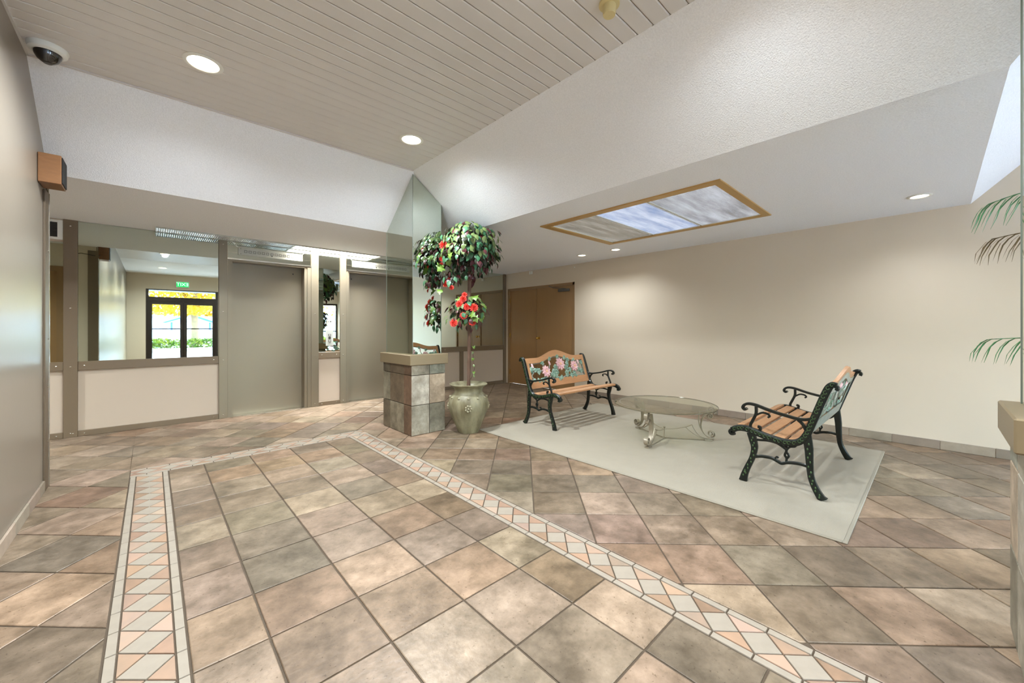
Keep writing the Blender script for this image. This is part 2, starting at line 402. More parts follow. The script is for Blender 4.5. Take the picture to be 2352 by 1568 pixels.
def strip(a0, a1, c0, c1, phase, axis):
    """one border strip running along a (from a0 to a1) with cross range c0..c1; bars outside, diamonds inside"""
    P = (lambda a, c: (c, a)) if axis == 'y' else (lambda a, c: (a, c))
    bar = .036; D = .1465; g = .0030; lo, hi = c0+bar, c1-bar; mid = (lo+hi)/2
    k0 = int(math.floor((a0-phase)/D))-1; k1 = int(math.ceil((a1-phase)/D))+1
    A = lambda poly: [P(*p) for p in poly]
    lim = (lambda poly: clip_box(poly, a0, a1, c0-1, c1+1))
    for k in range(k0, k1):
        a = phase+k*D; n = a+D
        for x, y in ((c0+g, lo-g), (hi+g, c1-g)):
            q = lim([(a+g, x), (n-g, x), (n-g, y), (a+g, y)])
            if len(q) > 2 and abs(area(q)) > 2e-4: floor_piece('border_bar', [A(q)], M['bone'], None, .0009)
        q = lim(shrink([(a-D/2, mid), (a, lo), (a+D/2, mid), (a, hi)], g))
        if len(q) > 2 and abs(area(q)) > 2e-4: floor_piece('border_diamond', [A(q)], M['bone'], None, .0009)
        for e, ed in ((lo, 1), (hi, -1)):
            q = lim(shrink([(a, e), (n, e), (a+D/2, mid)], g))
            if len(q) > 2 and abs(area(q)) > 2e-4:
                c = random.choice([(212, 178, 152), (202, 164, 136), (214, 186, 164), (206, 168, 142)])
                floor_piece('border_triangle', [A(q)], M['pink'], jit(c, c), .0009)
strip(-1.9, BY0-.003, BX0, BX1, 2.0475+.1465*2, 'y')
strip(-1.9, BY0-.003, BX2, BX3, 1.478, 'y')
strip(BX0, BX3, BY0, BY1, .553, 'x')

# ------------------------------------------------------------------ walls
def wall(name, label, *boxes, m=None):
    mb = MB()
    for b in boxes: mb.box(*b)
    return struct(mb.build(name, m or M['wall']), label, 'wall')
DR0, DR1 = 4.534, 6.378                                     # double door in the right wall
w_right = wall('wall_right', 'long beige painted wall behind the benches', (XR, XR+.12, YW-.2, DR0, 0, 3.1), (XR, XR+.12, DR1, 6.72, 0, 3.1), (XR, XR+.12, DR0, DR1, 2.06, 3.1))
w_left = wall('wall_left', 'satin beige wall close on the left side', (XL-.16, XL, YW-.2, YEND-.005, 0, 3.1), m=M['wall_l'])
w_corr = wall('wall_corridor', 'beige corridor wall seen only in the mirrors', (-4.0, XL-.012, YEND-.14, YEND-.001, 0, 2.6))
w_end = wall('wall_corridor_end', 'beige wall closing the corridor', (-4.1, -3.98, YEND-.2, 6.72, 0, 2.6))
E1 = (.80, 1.69); E2 = (2.352, 3.242)                       # lift openings
w_back = wall('wall_back', 'mirrored lift wall with taupe posts and beige wainscot',
              (-4.0, E1[0]-.02, 6.5, 6.64, 0, 2.6), (E1[1]+.02, E2[0]-.02, 6.5, 6.64, 0, 2.6), (E2[1]+.02, 5.88, 6.5, 6.64, 0, 2.6), (E1[0]-.02, E1[1]+.02, 6.505, 6.64, 2.145, 2.6), (E2[0]-.02, E2[1]+.02, 6.505, 6.64, 2.145, 2.6))
DX0, DX1, WX0, WX1 = -.15, 1.70, 2.45, 5.735                 # entrance doors, front window
w_front = wall('wall_front', 'taupe entrance wall behind the camera', (XL-.16, DX0, YW-.18, YW, 0, 3.1), (DX0, DX1, YW-.18, YW, 2.47, 3.1), (DX1, WX0, YW-.18, YW, 0, 3.1), (WX0, WX1, YW-.18, YW, 2.22, 3.1), (WX0, WX1, YW-.18, YW, 0, .10), (WX1, XR+.12, YW-.18, YW, 0, 3.1))
struct(B('sky_blocker_slab', M['concrete'], None, -4.1, 5.9, YW-.2, 6.75, 3.12, 3.25), 'unseen slab over the ceiling, added to block sky light', 'roof')  # out of view, put in so sky light cannot leak into the lobby
struct(B('wall_shaft', M['dark'], None, -4.1, 5.9, 6.72, 6.8, -.1, 3.2), 'dark shaft wall behind the lifts', 'wall')

# skirting tiles: right wall and left wall
for k in range(-10, 12):
    y0 = .66+.3455*k; y1 = y0+.3415
    y0 = max(y0, YW+.01); y1 = min(y1, 4.50)
    if y1-y0 < .03: continue
    o = MB().box(0, .012, -(y1-y0)/2, (y1-y0)/2, 0, .086, b=.002).build('skirting_tile', M['skirt'], w_right); o.location = (XR-.012, (y0+y1)/2, 0)
    o.color = lin(jit(random.choice([(222, 196, 170), (196, 176, 154), (228, 202, 178), (188, 166, 144)]), (208, 186, 162)))
for k in range(-25, 14):
    y0 = .20+.3400*k; y1 = min(y0+.3360, 4.43)
    if y0 < YW or y1-y0 < .03: continue
    o = MB().box(0, .012, -(y1-y0)/2, (y1-y0)/2, 0, .082, b=.002).build('skirting_tile', M['skirt'], w_left); o.location = (XL, (y0+y1)/2, 0)
    o.color = lin(jit(random.choice([(236, 212, 188), (224, 204, 182), (240, 218, 196)]), (232, 210, 188)))
B('corner_trim', mat('corner_trim_brown', (92, 78, 62), .45), w_left, XL, XL+.012, 4.44, YEND+.006, 0, 2.225, b=.002)
B('corner_trim', M['trim'], w_left, XL-.095, XL+.012, YEND+.0, YEND+.012, 0, 2.33, b=.002)
B('corner_bead', M['chrome'], w_left, XL+.008, XL+.016, YEND+.006, YEND+.014, 0, 2.225)
for z in (.35, .76, 1.12, 1.78):
    MB().ball((XL+.013, 4.535, z), (.004, .007, .007), 6, 4).build('screw', M['chrome'], w_left)

# ------------------------------------------------------------------ ceiling
FY, FX, FN = 4.62, 2.86, -.23                               # fold lines of the soffit
TY, TX, TN = 3.93, 2.13, -.80                               # edge of the plank field
FIX = (3.322, 4.755, 1.16, 3.12)                            # light panel cut-out
cm = MB()
def face(*p): cm.add(p, [tuple(range(len(p)))])
face((-4, 4.42, ZL), (XL, 4.42, ZL), (XL, FY, ZL), (-4, FY, ZL))
face((-4, FY, ZL), (XR, FY, ZL), (XR, 6.5, ZL), (-4, 6.5, ZL))
for x0, x1, y0, y1 in ((FX, FIX[0], FN, FY), (FIX[1], XR, FN, FY), (FIX[0], FIX[1], FN, FIX[2]), (FIX[0], FIX[1], FIX[3], FY)):
    face((x0, y0, ZL), (x1, y0, ZL), (x1, y1, ZL), (x0, y1, ZL))
face((XL, TY, ZH), (TX, TY, ZH), (FX, FY, ZL), (XL, FY, ZL))
face((TX, TY, ZH), (TX, TN, ZH), (FX, FN, ZL), (FX, FY, ZL))
face((TX, TN, ZH), (XR, TN, ZH), (XR, FN, ZL), (FX, FN, ZL))
ceiling = struct(cm.build('ceiling', M['ceil']), 'white stippled soffit sloping up to the plank ceiling', 'ceiling')
B('flat_panel', M['smooth_ceil'], ceiling, XL, XR, YW, TN, ZH, ZH+.05)
B('plank_backing', M['plank_edge'], ceiling, XL, TX+.02, TN, TY+.02, ZH+.012, ZH+.04)
k = 0; y = TY-.012
while y > TN+.02:
    y0 = max(TN, y-.0982)
    mb = MB(); prof = [(y0+.002, ZH+.012), (y0+.001, ZH+.004), (y0+.007, ZH), (y-.007, ZH), (y-.001, ZH+.004), (y-.002, ZH+.012)]
    mb.prism(prof, XL, TX, axis='x'); mb.build('plank', M['plank'], ceiling); y -= .1005; k += 1
B('plank_trim', M['plank'], ceiling, XL, TX, TY-.012, TY+.006, ZH-.008, ZH+.012)
B('plank_trim', M['plank'], ceiling, XL, XL+.012, TN, TY, ZH-.008, ZH+.012)

# ------------------------------------------------------------------ lamps
def spot(parent, loc, watt, color=(.87, .95, 1), size=.06, angle=172, blend=.35):
    L = bpy.data.lights.new('bulb', 'SPOT'); L.energy = watt; L.color = color; L.shadow_soft_size = size
    L.spot_size = math.radians(angle); L.spot_blend = blend
    o = bpy.data.objects.new('bulb', L); COL.objects.link(o); o.parent = parent; o.location = loc; return o
def pot_light(x, y, z, label, r=.085, lens='lamp_on', watt=POT_W, group=None, color=(.87, .95, 1)):
    t = thing('ceiling_downlight', label, 'ceiling light', (x, y, z), 0, group)
    MB().lathe([(r, -.001), (r+.022, -.001), (r+.024, -.004), (r+.012, -.009), (r, -.008)], 32, close=False).build('trim_ring', M['white'], t, True)
    MB().lathe([(.001, -.003), (r*.6, -.004), (r, -.002)], 32, close=False).build('lens', M[lens], t, True)
    spot(t, (0, 0, -.03), watt, color, angle=166 if z > 2.6 else 140, blend=.72 if z > 2.6 else .9)
    return t
pot_light(.249, 3.276, ZH, 'larger round downlight in the plank ceiling, next to the dome camera')
pot_light(1.767, 3.291, ZH, 'round downlight in the plank ceiling near the mirrored pillar')
pot_light(5.144, 3.899, ZL, 'small downlight in the low soffit, nearest the brown double doors', .06, 'lamp_dim', POT_W*.20)
pot_light(5.146, 3.272, ZL, 'small downlight in the low soffit, just past the end of the light panel', .06, 'lamp_dim', POT_W*.18)
pot_light(5.077, .096, ZL, 'small downlight in the low soffit, above the palm on the right', .06, 'lamp_dim', POT_W*.12)
for x, y, w, lb in ((.225, .6, 1, 'mirrored downlight by the left wall, nearer of the two seen in the mirror'), (1.767, .6, .6, 'downlight overhead at the right, above the top of the frame'), (.225, -2.28, 1, 'mirrored downlight in front of the exit sign, farther of the two seen in the mirror'), (1.767, -2.28, 1, 'downlight behind the camera, over the right entrance door')):
    pot_light(x, y, ZH, lb, watt=POT_W*w)

pot_light(-2.0, 5.5, ZL, 'added unseen downlight that brightens the corridor at the left', watt=POT_W*.9)  # invented lamp, added to light the corridor wall and low ceiling
# fluorescent strips along the lift wall
def strip_light(x0, x1, label, lens, watt, n=0):
    t = thing('strip_light', label, 'ceiling light', ((x0+x1)/2, 6.30, ZL)); h = (x1-x0)/2
    MB().box(-h, h, -.135, -.120, -.016, 0).box(-h, h, .120, .135, -.016, 0).box(-h, -h+.012, -.12, .12, -.016, 0).box(h-.012, h, -.12, .12, -.016, 0).build('frame', M['panel_w'], t)
    B('lens', M[lens], t, -h+.012, h-.012, -.12, .12, -.008, -.002)
    if n:
        mb = MB()
        for k in range(n): mb.box(-h+.012+(2*h-.024)*k/n, -h+.016+(2*h-.024)*k/n, -.118, .118, -.013, -.008)
        for q in range(1, 4): mb.box(-h+.012, h-.012, -.12+.06*q-.002, -.12+.06*q+.002, -.013, -.008)
        mb.build('eggcrate', M['chrome'], t)
    if watt:
        L = bpy.data.lights.new('tube', 'AREA'); L.shape = 'RECTANGLE'; L.size = 2*h; L.size_y = .2; L.energy = watt; L.spread = math.radians(84); L.color = (.93, .97, 1)
        o = bpy.data.objects.new('tube', L); COL.objects.link(o); o.parent = t; o.location = (0, 0, -.02)
    return t
strip_light(.03, 1.50, 'unlit fluorescent strip with an eggcrate lens along the lift wall', 'strip_off', 0, 70)
strip_light(1.50, 2.76, 'lit fluorescent strip glowing above the two lifts', 'strip_on', STRIP_W)
strip_light(2.76, 4.10, 'unlit end of the fluorescent strip behind the pillar', 'strip_off', 0, 60)

# rectangular light panel in the low soffit
fx = thing('ceiling_light_panel', 'rectangular gold framed light panel with three prismatic lenses', 'ceiling light', ((FIX[0]+FIX[1])/2, (FIX[2]+FIX[3])/2, ZL))
hx, hy = (FIX[1]-FIX[0])/2, (FIX[3]-FIX[2])/2
fr = MB().box(-hx, hx, -hy, -hy+.068, -.012, .03).box(-hx, hx, hy-.085, hy, -.012, .03).box(-hx, -hx+.085, -hy+.068, hy-.085, -.012, .03).box(hx-.06, hx, -hy+.068, hy-.085, -.012, .03)
fr.build('frame', M['gold'], fx)
B('housing', M['white'], fx, -hx+.01, hx-.01, -hy+.01, hy-.01, .05, .14)
yy = [-hy+.068, -.31, .31, hy-.085]; lens_y = ((-hy+.068, -.300), (-.286, .296), (.310, hy-.085))
for (a, b), mm in zip(lens_y, ('prism_c', 'prism_b', 'prism_a')):
    B('lens', M[mm], fx, -hx+.090, hx-.066, a+.008, b-.008, .008, .014)
    MB().box(-hx+.085, hx-.06, a, a+.010, .0, .02).box(-hx+.085, hx-.06, b-.010, b, .0, .02).box(-hx+.085, -hx+.092, a, b, 0, .02).box(hx-.068, hx-.06, a, b, 0, .02).build('lens_frame', M['white'], fx)

# ------------------------------------------------------------------ lift wall details
ZR0, ZR1 = .735, .832
def post(x0, x1, y=6.43, z1=ZL, screws=(.05, .70, .79, 1.55, 2.33)):
    o = B('post', M['trim'] if x1 < 0 or x0 > 5 else M['steel'], w_back, x0, x1, y, 6.5, 0, z1, b=.003)
    return o
def screw(x, z, y=6.43): MB().ball((x, y, z), (.008, .004, .008), 8, 4).build('screw', M['chrome'], w_back, True)
posts = [(-.712, -.606), (.648, .745), (1.778, 1.885), (2.205, 2.30), (3.30, 3.395), (5.69, 5.755)]
for a, b in posts:
    post(a, b)
    for z in (.045, .775, 1.42, 2.32): screw((a+b)/2, z)
for a, b, n in ((-3.9, -.712, 3), (-.606, .648, 2), (1.885, 2.205, 2), (3.395, 5.69, 4)):
    B('chair_rail', M['trim'] if n != 2 or a < 0 else M['trim'], w_back, a, b, 6.438, 6.5, ZR0, ZR1, b=.003)
    B('base_strip', M['trim'], w_back, a, b, 6.44, 6.5, 0, .062, b=.002)
    B('wainscot_panel', M['wains'], w_back, a, b, 6.468, 6.5, .062, ZR0)
    B('mirror_panel', M['mirror'], w_back, a+.002, b-.002, 6.452, 6.5, ZR1, 2.14 if a < -2 else ZL-.004)
    for i in range(n):
        x = a+.05+(b-a-.1)*i/max(1, n-1); screw(x, .785, 6.438); screw(x, .03, 6.44)
B('wainscot_post', M['trim'], w_back, 4.53, 4.617, 6.445, 6.5, .062, ZR0, b=.002)
B('soffit_panel', M['wains'], w_back, -3.9, -.712, 6.46, 6.5, 2.14, ZL)
screw(-.64, .04)
# air vent high at the left
t = thing('air_vent', 'white framed dark air vent high on the lift wall at the left', 'vent', (-.84, 6.46, 2.265))
MB().box(-.13, .125, -.012, 0, -.10, -.075).box(-.13, .125, -.012, 0, .085, .11).box(-.13, -.10, -.012, 0, -.075, .085).box(.085, .125, -.012, 0, -.075, .085).build('frame', M['white'], t)
B('backing', M['dark'], t, -.10, .085, -.003, 0, -.075, .085)
for k in range(9): B('slat', M['dark'], t, -.10, .085, -.010, -.003, -.068+.0175*k, -.060+.0175*k)
for k in range(3): B('bar', M['dark'], t, -.06+.05*k, -.055+.05*k, -.012, -.003, -.075, .085)

def lift(n, x0, x1, pl, pr, label):
    """door panel recessed between stepped jambs; pl/pr the inner faces of the posts either side"""
    root = struct(MB().box(x0+.001, x1-.001, 6.60, 6.614, .004, 2.14).build('door_%d' % n, M['steel']), label, 'elevator door')
    root.data.name = 'lift_door_panel'
    for a, b in ((pl, x0), (x1, pr)):
        s = 1 if a == pl else -1
        mb = MB().box(a, b, 6.45, 6.615, 0, 2.12)
        mb.build('jamb', M['steel'], root)
        c0, c1 = (a, a+(b-a)*.55) if s > 0 else (b-(b-a)*.55, b)
        B('jamb_step', M['steel'], root, c0, c1, 6.438, 6.45, 0, 2.12)
    B('head', M['steel'], root, pl, pr, 6.445, 6.62, 2.105, 2.150, b=.003)
    B('head_lip', M['chrome'], root, pl, pr, 6.432, 6.445, 2.132, 2.150)
    B('sill', M['chrome'], root, x0, x1, 6.45, 6.60, -.004, .004)
    B('header_mirror', M['mirror'], root, pl+.002, pr-.002, 6.455, 6.5, 2.150, ZL-.006)
    MB().ball((x0+.09 if n == 2 else x1-.12, 6.599, 2.02), (.010, .003, .010), 8, 4).build('key_hole', M['dark'], root)
    return root
d1 = lift(1, E1[0], E1[1], .745, 1.778, 'left elevator door, flat taupe metal in a stepped frame')
d2 = lift(2, E2[0], E2[1], 2.30, 3.30, 'right elevator door, partly hidden by the mirrored pillar')
def indicator(cx, w, n, label):
    t = thing('floor_indicator', label, 'indicator', (cx, 6.452, 2.255)); h = w/2
    B('plate', M['panel_w'], t, -h, h, -.014, 0, -.052, .052, b=.003)
    for k in range(n):
        x = -h+.085+(w-.17)*k/(n-1)
        MB().box(x-.017, x+.017, -.017, -.014, -.016, -.012).box(x-.017, x+.017, -.017, -.014, .012, .016).box(x-.017, x-.013, -.017, -.014, -.012, .012).box(x+.013, x+.017, -.017, -.014, -.012, .012).build('floor_window', M['grey'], t)
        if k == 6: MB().prism([(x-.012, -.022), (x+.012, -.022), (x, -.036)], -.016, -.014, axis='y').build('arrow', M['dark'], t)
    for x in (-h+.03, h-.03):
        for z in (-.035, .035): MB().ball((x, -.014, z), (.005, .003, .005), 6, 4).build('screw', M['grey'], t)
    for s in (-1, 1):                                         # mirror seams from the plate
        MB().tube([(s*h, -.002, .05), (s*(h+.075), -.002, .125)], .0022, 4).build('mirror_seam', M['chrome'], t)
        MB().tube([(s*h, -.002, -.028), (s*(h+.11), -.002, -.028)], .0022, 4).build('mirror_seam', M['chrome'], t)
    return t
indicator(1.262, .80, 13, 'white floor indicator plate with square windows above the left elevator')
indicator(2.80, .80, 13, 'white floor indicator plate with square windows above the right elevator')
t = thing('call_button_panel', 'white call button plate with three square buttons between the elevators', 'switch', (2.048, 6.452, 1.05))
B('plate', M['panel_w'], t, -.055, .055, -.008, 0, -.125, .125, b=.003)
for z in (.045, 0, -.048):
    B('button', M['grey'], t, -.02, .02, -.012, -.008, z-.018, z+.018, b=.002); B('button_face', M['panel_w'] if z else M['dark'], t, -.011, .011, -.014, -.012, z-.010, z+.010)
t = thing('key_switch_plate', 'small square key switch plate above the call buttons', 'switch', (2.048, 6.452, 1.288))
B('plate', M['chrome'], t, -.045, .045, -.006, 0, -.045, .045, b=.003)
MB().ball((.016, -.006, .018), (.010, .004, .010), 8, 4).build('key_hole', M['dark'], t); MB().ball((-.016, -.006, .018), (.008, .004, .008), 8, 4).build('key_hole', M['grey'], t)
# brown door with light sign panel down the corridor (seen only in the left mirror)
d5 = struct(B('door_5', M['door'], None, -1.55, -.98, YEND, YEND+.02, 0, 2.0), 'brown corridor door seen only in the narrow left mirror', 'door')
MB().box(-1.62, -1.55, YEND, YEND+.035, 0, 2.07).box(-.98, -.91, YEND, YEND+.035, 0, 2.07).box(-1.55, -.98, YEND, YEND+.035, 2.0, 2.07).build('door_frame', M['door_frame'], d5)

# ------------------------------------------------------------------ double doors in the right wall
d3 = struct(MB().box(XR-.004, XR+.10, DR0, DR0+.045, 0, 2.06).box(XR-.004, XR+.10, DR1-.045, DR1, 0, 2.06).box(XR-.004, XR+.10, DR0, DR1, 2.015, 2.06).build('door_3', M['door_frame']), 'brown double doors at the far end of the right wall', 'door')
B('leaf', M['door'], d3, XR+.018, XR+.06, DR0+.047, 5.520, .012, 2.013)
B('leaf', M['door'], d3, XR+.026, XR+.06, 5.524, DR1-.047, .012, 2.013)
B('astragal', M['door_frame'], d3, XR+.012, XR+.026, 5.512, 5.536, .012, 2.013)
B('threshold', M['chrome'], d3, XR-.002, XR+.07, DR0+.045, DR1-.045, -.004, .010)
mb = MB(); mb.tube([(XR+.018, 5.46, 1.0), (XR-.03, 5.46, 1.0)], .010, 8); mb.ball((XR-.042, 5.46, 1.0), (.022, .027, .027), 12, 8); mb.tube([(XR+.018, 5.46, 1.0), (XR+.010, 5.46, 1.0)], .03, 12); mb.build('knob', M['brass'], d3, True)
B('door_closer', M['grey'], d3, XR-.03, XR+.018, 4.66, 4.92, 1.90, 1.95, b=.006)
MB().tube([(XR-.01, 4.74, 1.95), (XR-.06, 5.02, 1.985), (XR-.01, 5.16, 2.03)], .008, 6).build('closer_arm', M['grey'], d3)
for y in (DR1-.05, DR0+.05):
    for z in (.25, 1.05, 1.80): MB().tube([(XR+.012, y, z-.05), (XR+.012, y, z+.05)], .008, 6).build('hinge', M['brass'], d3)
tag(B('wall_box', M['white'], None, XR-.03, XR, 5.62, 5.70, ZL-.075, ZL-.012, b=.004), 'small cream box high on the wall above the double doors', 'sensor')
tag(MB().ball((XR-.006, 4.53, 2.33), (.007, .012, .012), 8, 6).build('wall_stud', M['white']), 'tiny white stud on the wall above the door corner', 'stud')

# ------------------------------------------------------------------ mirrored tile-base pillars
PT = [(176, 168, 150), (206, 196, 178), (200, 172, 146), (158, 130, 104), (168, 160, 138), (186, 182, 166), (178, 152, 126), (160, 164, 150)]
def pillar(name, y0, y1, label, ztop):
    """ztop: list of (x,y,z) top corners of the mirror box, cut by the sloping soffit"""
    x0, x1 = 2.11, 2.548
    root = struct(B(name, M['grout'], None, x0+.012, x1-.012, y0+.012, y1-.012, 0, .786), label, 'pillar')
    g = .0025; rows = ((.002, .335), (.337, .672), (.674, .786))
    colsX = ((x0, 2.337), (2.339, x1)); ys = (y0, y0+.18, y0+.527, y1)
    k = 0
    for r, (z0, z1) in enumerate(rows):
        for (a, b) in colsX:
            for yy, d in ((y0, 1), (y1, -1)):
                o = MB().box(-(b-a)/2+g, (b-a)/2-g, -.006, .006, -(z1-z0)/2+g, (z1-z0)/2-g, b=.002).build('pillar_tile', M['tile'], root)
                o.location = ((a+b)/2, yy+.006*d, (z0+z1)/2); k += 1
                o.color = lin({(0, 2.11): (186, 180, 164), (1, 2.11): (206, 198, 184), (2, 2.11): (188, 180, 162), (0, 2.339): (150, 146, 128), (1, 2.339): (208, 184, 158), (2, 2.339): (162, 166, 152)}[(r, a)], .90)
        for i in range(3):
            a, b = ys[i], ys[i+1]
            for xx, d in ((x0, 1), (x1, -1)):
                o = MB().box(-.006, .006, -(b-a)/2+g, (b-a)/2-g, -(z1-z0)/2+g, (z1-z0)/2-g, b=.002).build('pillar_tile', M['tile'], root)
                o.location = (xx+.006*d, (a+b)/2, (z0+z1)/2)
                o.color = lin({(0, 0): (150, 112, 84), (1, 0): (156, 116, 88), (2, 0): (142, 104, 78), (0, 1): (188, 176, 148), (1, 1): (146, 122, 94), (2, 1): (140, 116, 90), (0, 2): (138, 124, 98), (1, 2): (180, 172, 146), (2, 2): (126, 114, 92)}[(r, i)], .80)
    B('cap', M['cap'], root, x0-.03, x1+.026, y0-.03, y1+.03, .786, .904, b=.006)
    a0, a1, b0, b1 = 2.142, 2.512, y0+.03, y1-.025
    c = [(a0, b0), (a1, b0), (a1, b1), (a0, b1)]; vs = [(x, y, .904) for x, y in c]+[(x, y, ztop(x, y)) for x, y in c]
    MB().add(vs, [(3, 2, 1, 0), (4, 5, 6, 7), (0, 1, 5, 4), (1, 2, 6, 5), (2, 3, 7, 6), (3, 0, 4, 7)]).build('mirror_cladding', M['mirror'], root)
    for i, (x, y) in enumerate(c):
        MB().box(x-.0025, x+.0025, y-.0025, y+.0025, .904, vs[4+i][2]-.002).build('mirror_edge', M['seam'], root)
    return root
def soff1(x, y): return max(ZL, min(ZH-.56*max(0, x-TX)/.73, ZH-.56*max(0, y-TY)/.69))-.001
def soff2(x, y): return max(ZL, min(ZH-.56*max(0, x-TX)/.73, ZH))-.001 if y < TN else max(ZL, min(ZH-.56*max(0, x-TX)/.73, ZH))-.001
pillar('pillar_1', 3.93, 4.645, 'mirror clad pillar on a tiled base beside the potted topiary', soff1)
pillar('pillar_2', -.92, -.205, 'mirror clad pillar on a tiled base at the right edge', soff2)

# ------------------------------------------------------------------ small fixtures on walls and ceiling
t = thing('security_camera', 'white dome security camera with a smoked bubble on the plank ceiling', 'camera', (-.478, 3.752, ZH))
MB().lathe([(.088, 0), (.09, -.008), (.084, -.030), (.066, -.040), (.060, -.038)], 32, close=False).build('housing', M['white'], t, True)
MB().lathe([(.062, -.034), (.058, -.058), (.044, -.082), (.024, -.096), (.001, -.101)], 28, close=False).build('bubble', mat('smoked_dome', (18, 16, 16), .06, coat=1), t, True)
MB().lathe([(.001, -.1025), (.016, -.1005), (.020, -.099)], 16, close=False).build('camera_lens', M['grey'], t, True)
t = thing('wall_speaker', 'wooden box loudspeaker with dark grille high on the left wall', 'speaker', (XL, 4.345, 2.23))
B('cabinet', M['speaker_wood'], t, .002, .112, -.10, .10, .0, .205, b=.003)
B('grille', M['cloth'], t, .112, .118, -.092, .092, .010, .195, b=.002)
MB().tube([(.02, .10, .06), (.005, .20, .02), (-.03, .245, .03), (-.16, .245, .05), (-.26, .245, .02)], .004, 5).build('cable', M['dark'], t)
t = thing('smoke_detector', 'cream cylindrical detector hanging from the plank ceiling at the top', 'detector', (1.81, 1.19, ZH))
MB().lathe([(.055, 0), (.055, -.012), (.036, -.016), (.034, -.060), (.031, -.066), (.001, -.067)], 20, close=False).build('body', mat('cream_plastic', (206, 190, 140), .5), t, True)
t = thing('exit_sign', 'green lit exit sign above the entrance doors, seen in the mirror', 'sign', (.745, YW, 2.65))
B('housing', M['white'], t, -.17, .17, 0, .05, -.095, .095, b=.006); B('face', M['exit_g'], t, -.155, .155, .05, .053, -.08, .08)
text_mesh('lettering', 'EXIT', .15, M['exit_w'], t, (0, .055, 0), (PI/2, 0, PI), .001)

# ------------------------------------------------------------------ entrance doors and front window
mx_ = .775
d4 = struct(MB().box(DX0, DX0+.07, YW-.12, YW-.04, 0, 2.47).box(DX1-.07, DX1, YW-.12, YW-.04, 0, 2.47).box(DX0, DX1, YW-.119, YW-.041, 2.085, 2.22).box(DX0, DX1, YW-.119, YW-.041, 2.44, 2.47).box(mx_-.03, mx_+.03, YW-.108, YW-.100, .02, 2.09).build('door_4', M['black_frame']), 'dark framed glass entrance doors behind the camera', 'door')
mx_ = .775
for a, b in ((DX0+.07, mx_-.004), (mx_+.004, DX1-.07)):
    lf = MB().box(a, a+.085, YW-.10, YW-.055, .02, 2.09).box(b-.085, b, YW-.10, YW-.055, .02, 2.09).box(a+.001, b-.001, YW-.099, YW-.056, 1.98, 2.088).box(a+.001, b-.001, YW-.099, YW-.056, .022, .16).build('door_leaf', M['black_frame'], d4)
    B('pane', M['pane'], lf, a+.085, b-.085, YW-.082, YW-.076, .16, 1.98)
    B('push_bar', M['black_frame'], lf, a+.03, b-.03, YW-.055, YW-.03, 1.165, 1.20)
B('transom_pane', M['pane'], d4, DX0+.07, DX1-.07, YW-.082, YW-.076, 2.22, 2.44)
text_mesh('street_number', '4100', .15, M['dark'], d4, (.745, YW-.086, 2.32), (PI/2, 0, 0), .001)
win = MB().box(WX0, WX1, YW-.12, YW-.04, .10, .16).box(WX0, WX1, YW-.12, YW-.04, 2.14, 2.22).box(WX0, WX1, YW-.12, YW-.04, 1.05, 1.10)
nx = 3; step = (WX1-WX0-.06)/nx
for k in range(nx+1): win.box(WX0+k*step, WX0+k*step+.06, YW-.12, YW-.04, .16, 2.14)
w1 = struct(win.build('window_1', M['black_frame']), 'large front window behind the camera', 'window')
for k in range(nx):
    for z0, z1 in ((.16, 1.05), (1.10, 2.14)): B('pane', M['pane'], w1, WX0+.06+k*step, WX0+(k+1)*step, YW-.082, YW-.076, z0, z1)

# ------------------------------------------------------------------ rug
rug = thing('area_rug', 'large cream carpet rug under the benches and glass table', 'rug', (4.026, 1.99, 0))
MB().box(-1.18, 1.18, -1.645, 1.645, 0, .009, b=.003).build('pile', M['rug'], rug)
MB().box(-1.195, 1.195, -1.66, -1.638, 0, .009, b=.003).box(-1.195, 1.195, 1.638, 1.66, 0, .009, b=.003).box(-1.195, -1.173, -1.638, 1.638, 0, .009, b=.003).box(1.173, 1.195, -1.638, 1.638, 0, .009, b=.003).build('binding', M['rug_edge'], rug)
RZ = .0096

# ------------------------------------------------------------------ benches
MAIN = [(-.300, .800), (-.282, .806), (-.262, .790), (-.238, .735), (-.209, .651), (-.186, .582), (-.162, .511), (-.138, .442), (-.106, .392), (-.066, .366), (-.010, .358), (.050, .364), (.118, .377), (.188, .396), (.248, .410), (.305, .405), (.345, .382)]
REAR = [(-.135, .44), (-.148, .34), (-.152, .25), (-.160, .15), (-.182, .08), (-.214, .02), (-.232, .0)]
FRONT = [(.212, .385), (.200, .33), (.190, .27), (.206, .19), (.238, .11), (.258, .05), (.268, .0)]
ARM = [(-.176, .560), (-.130, .543), (-.080, .541), (-.022, .551), (.042, .563), (.109, .580), (.179, .601), (.228, .606), (.258, .594), (.270, .572), (.256, .558), (.243, .567)]
ASUP = [(.179, .590), (.180, .537), (.200, .485), (.218, .441), (.211, .412), (.182, .402), (.155, .414), (.152, .436), (.168, .440)]
ABR = [(.176, .527), (.140, .549), (.104, .546), (.090, .530), (.102, .520)]
BRACE = [(-.082, .537), (-.112, .508), (-.132, .468), (-.150, .455)]
STR = [(.190, .205), (.144, .218), (.082, .221), (.042, .208), (.016, .197), (-.014, .209), (-.049, .217), (-.099, .221), (-.148, .214)]
STC = [(.042, .208), (.052, .225), (.044, .238), (.034, .230)]
ORN = [(-.012, .206), (-.016, .240), (-.005, .262), (-.014, .285), (-.030, .262), (-.018, .240)]
ORU = [(-.014, .285), (-.016, .303)]
ORL = [(-.016, .303), (.010, .322), (.048, .340), (.100, .346), (.150, .340), (.196, .335)]
ORR = [(-.016, .303), (-.036, .328), (-.066, .338), (-.074, .352)]
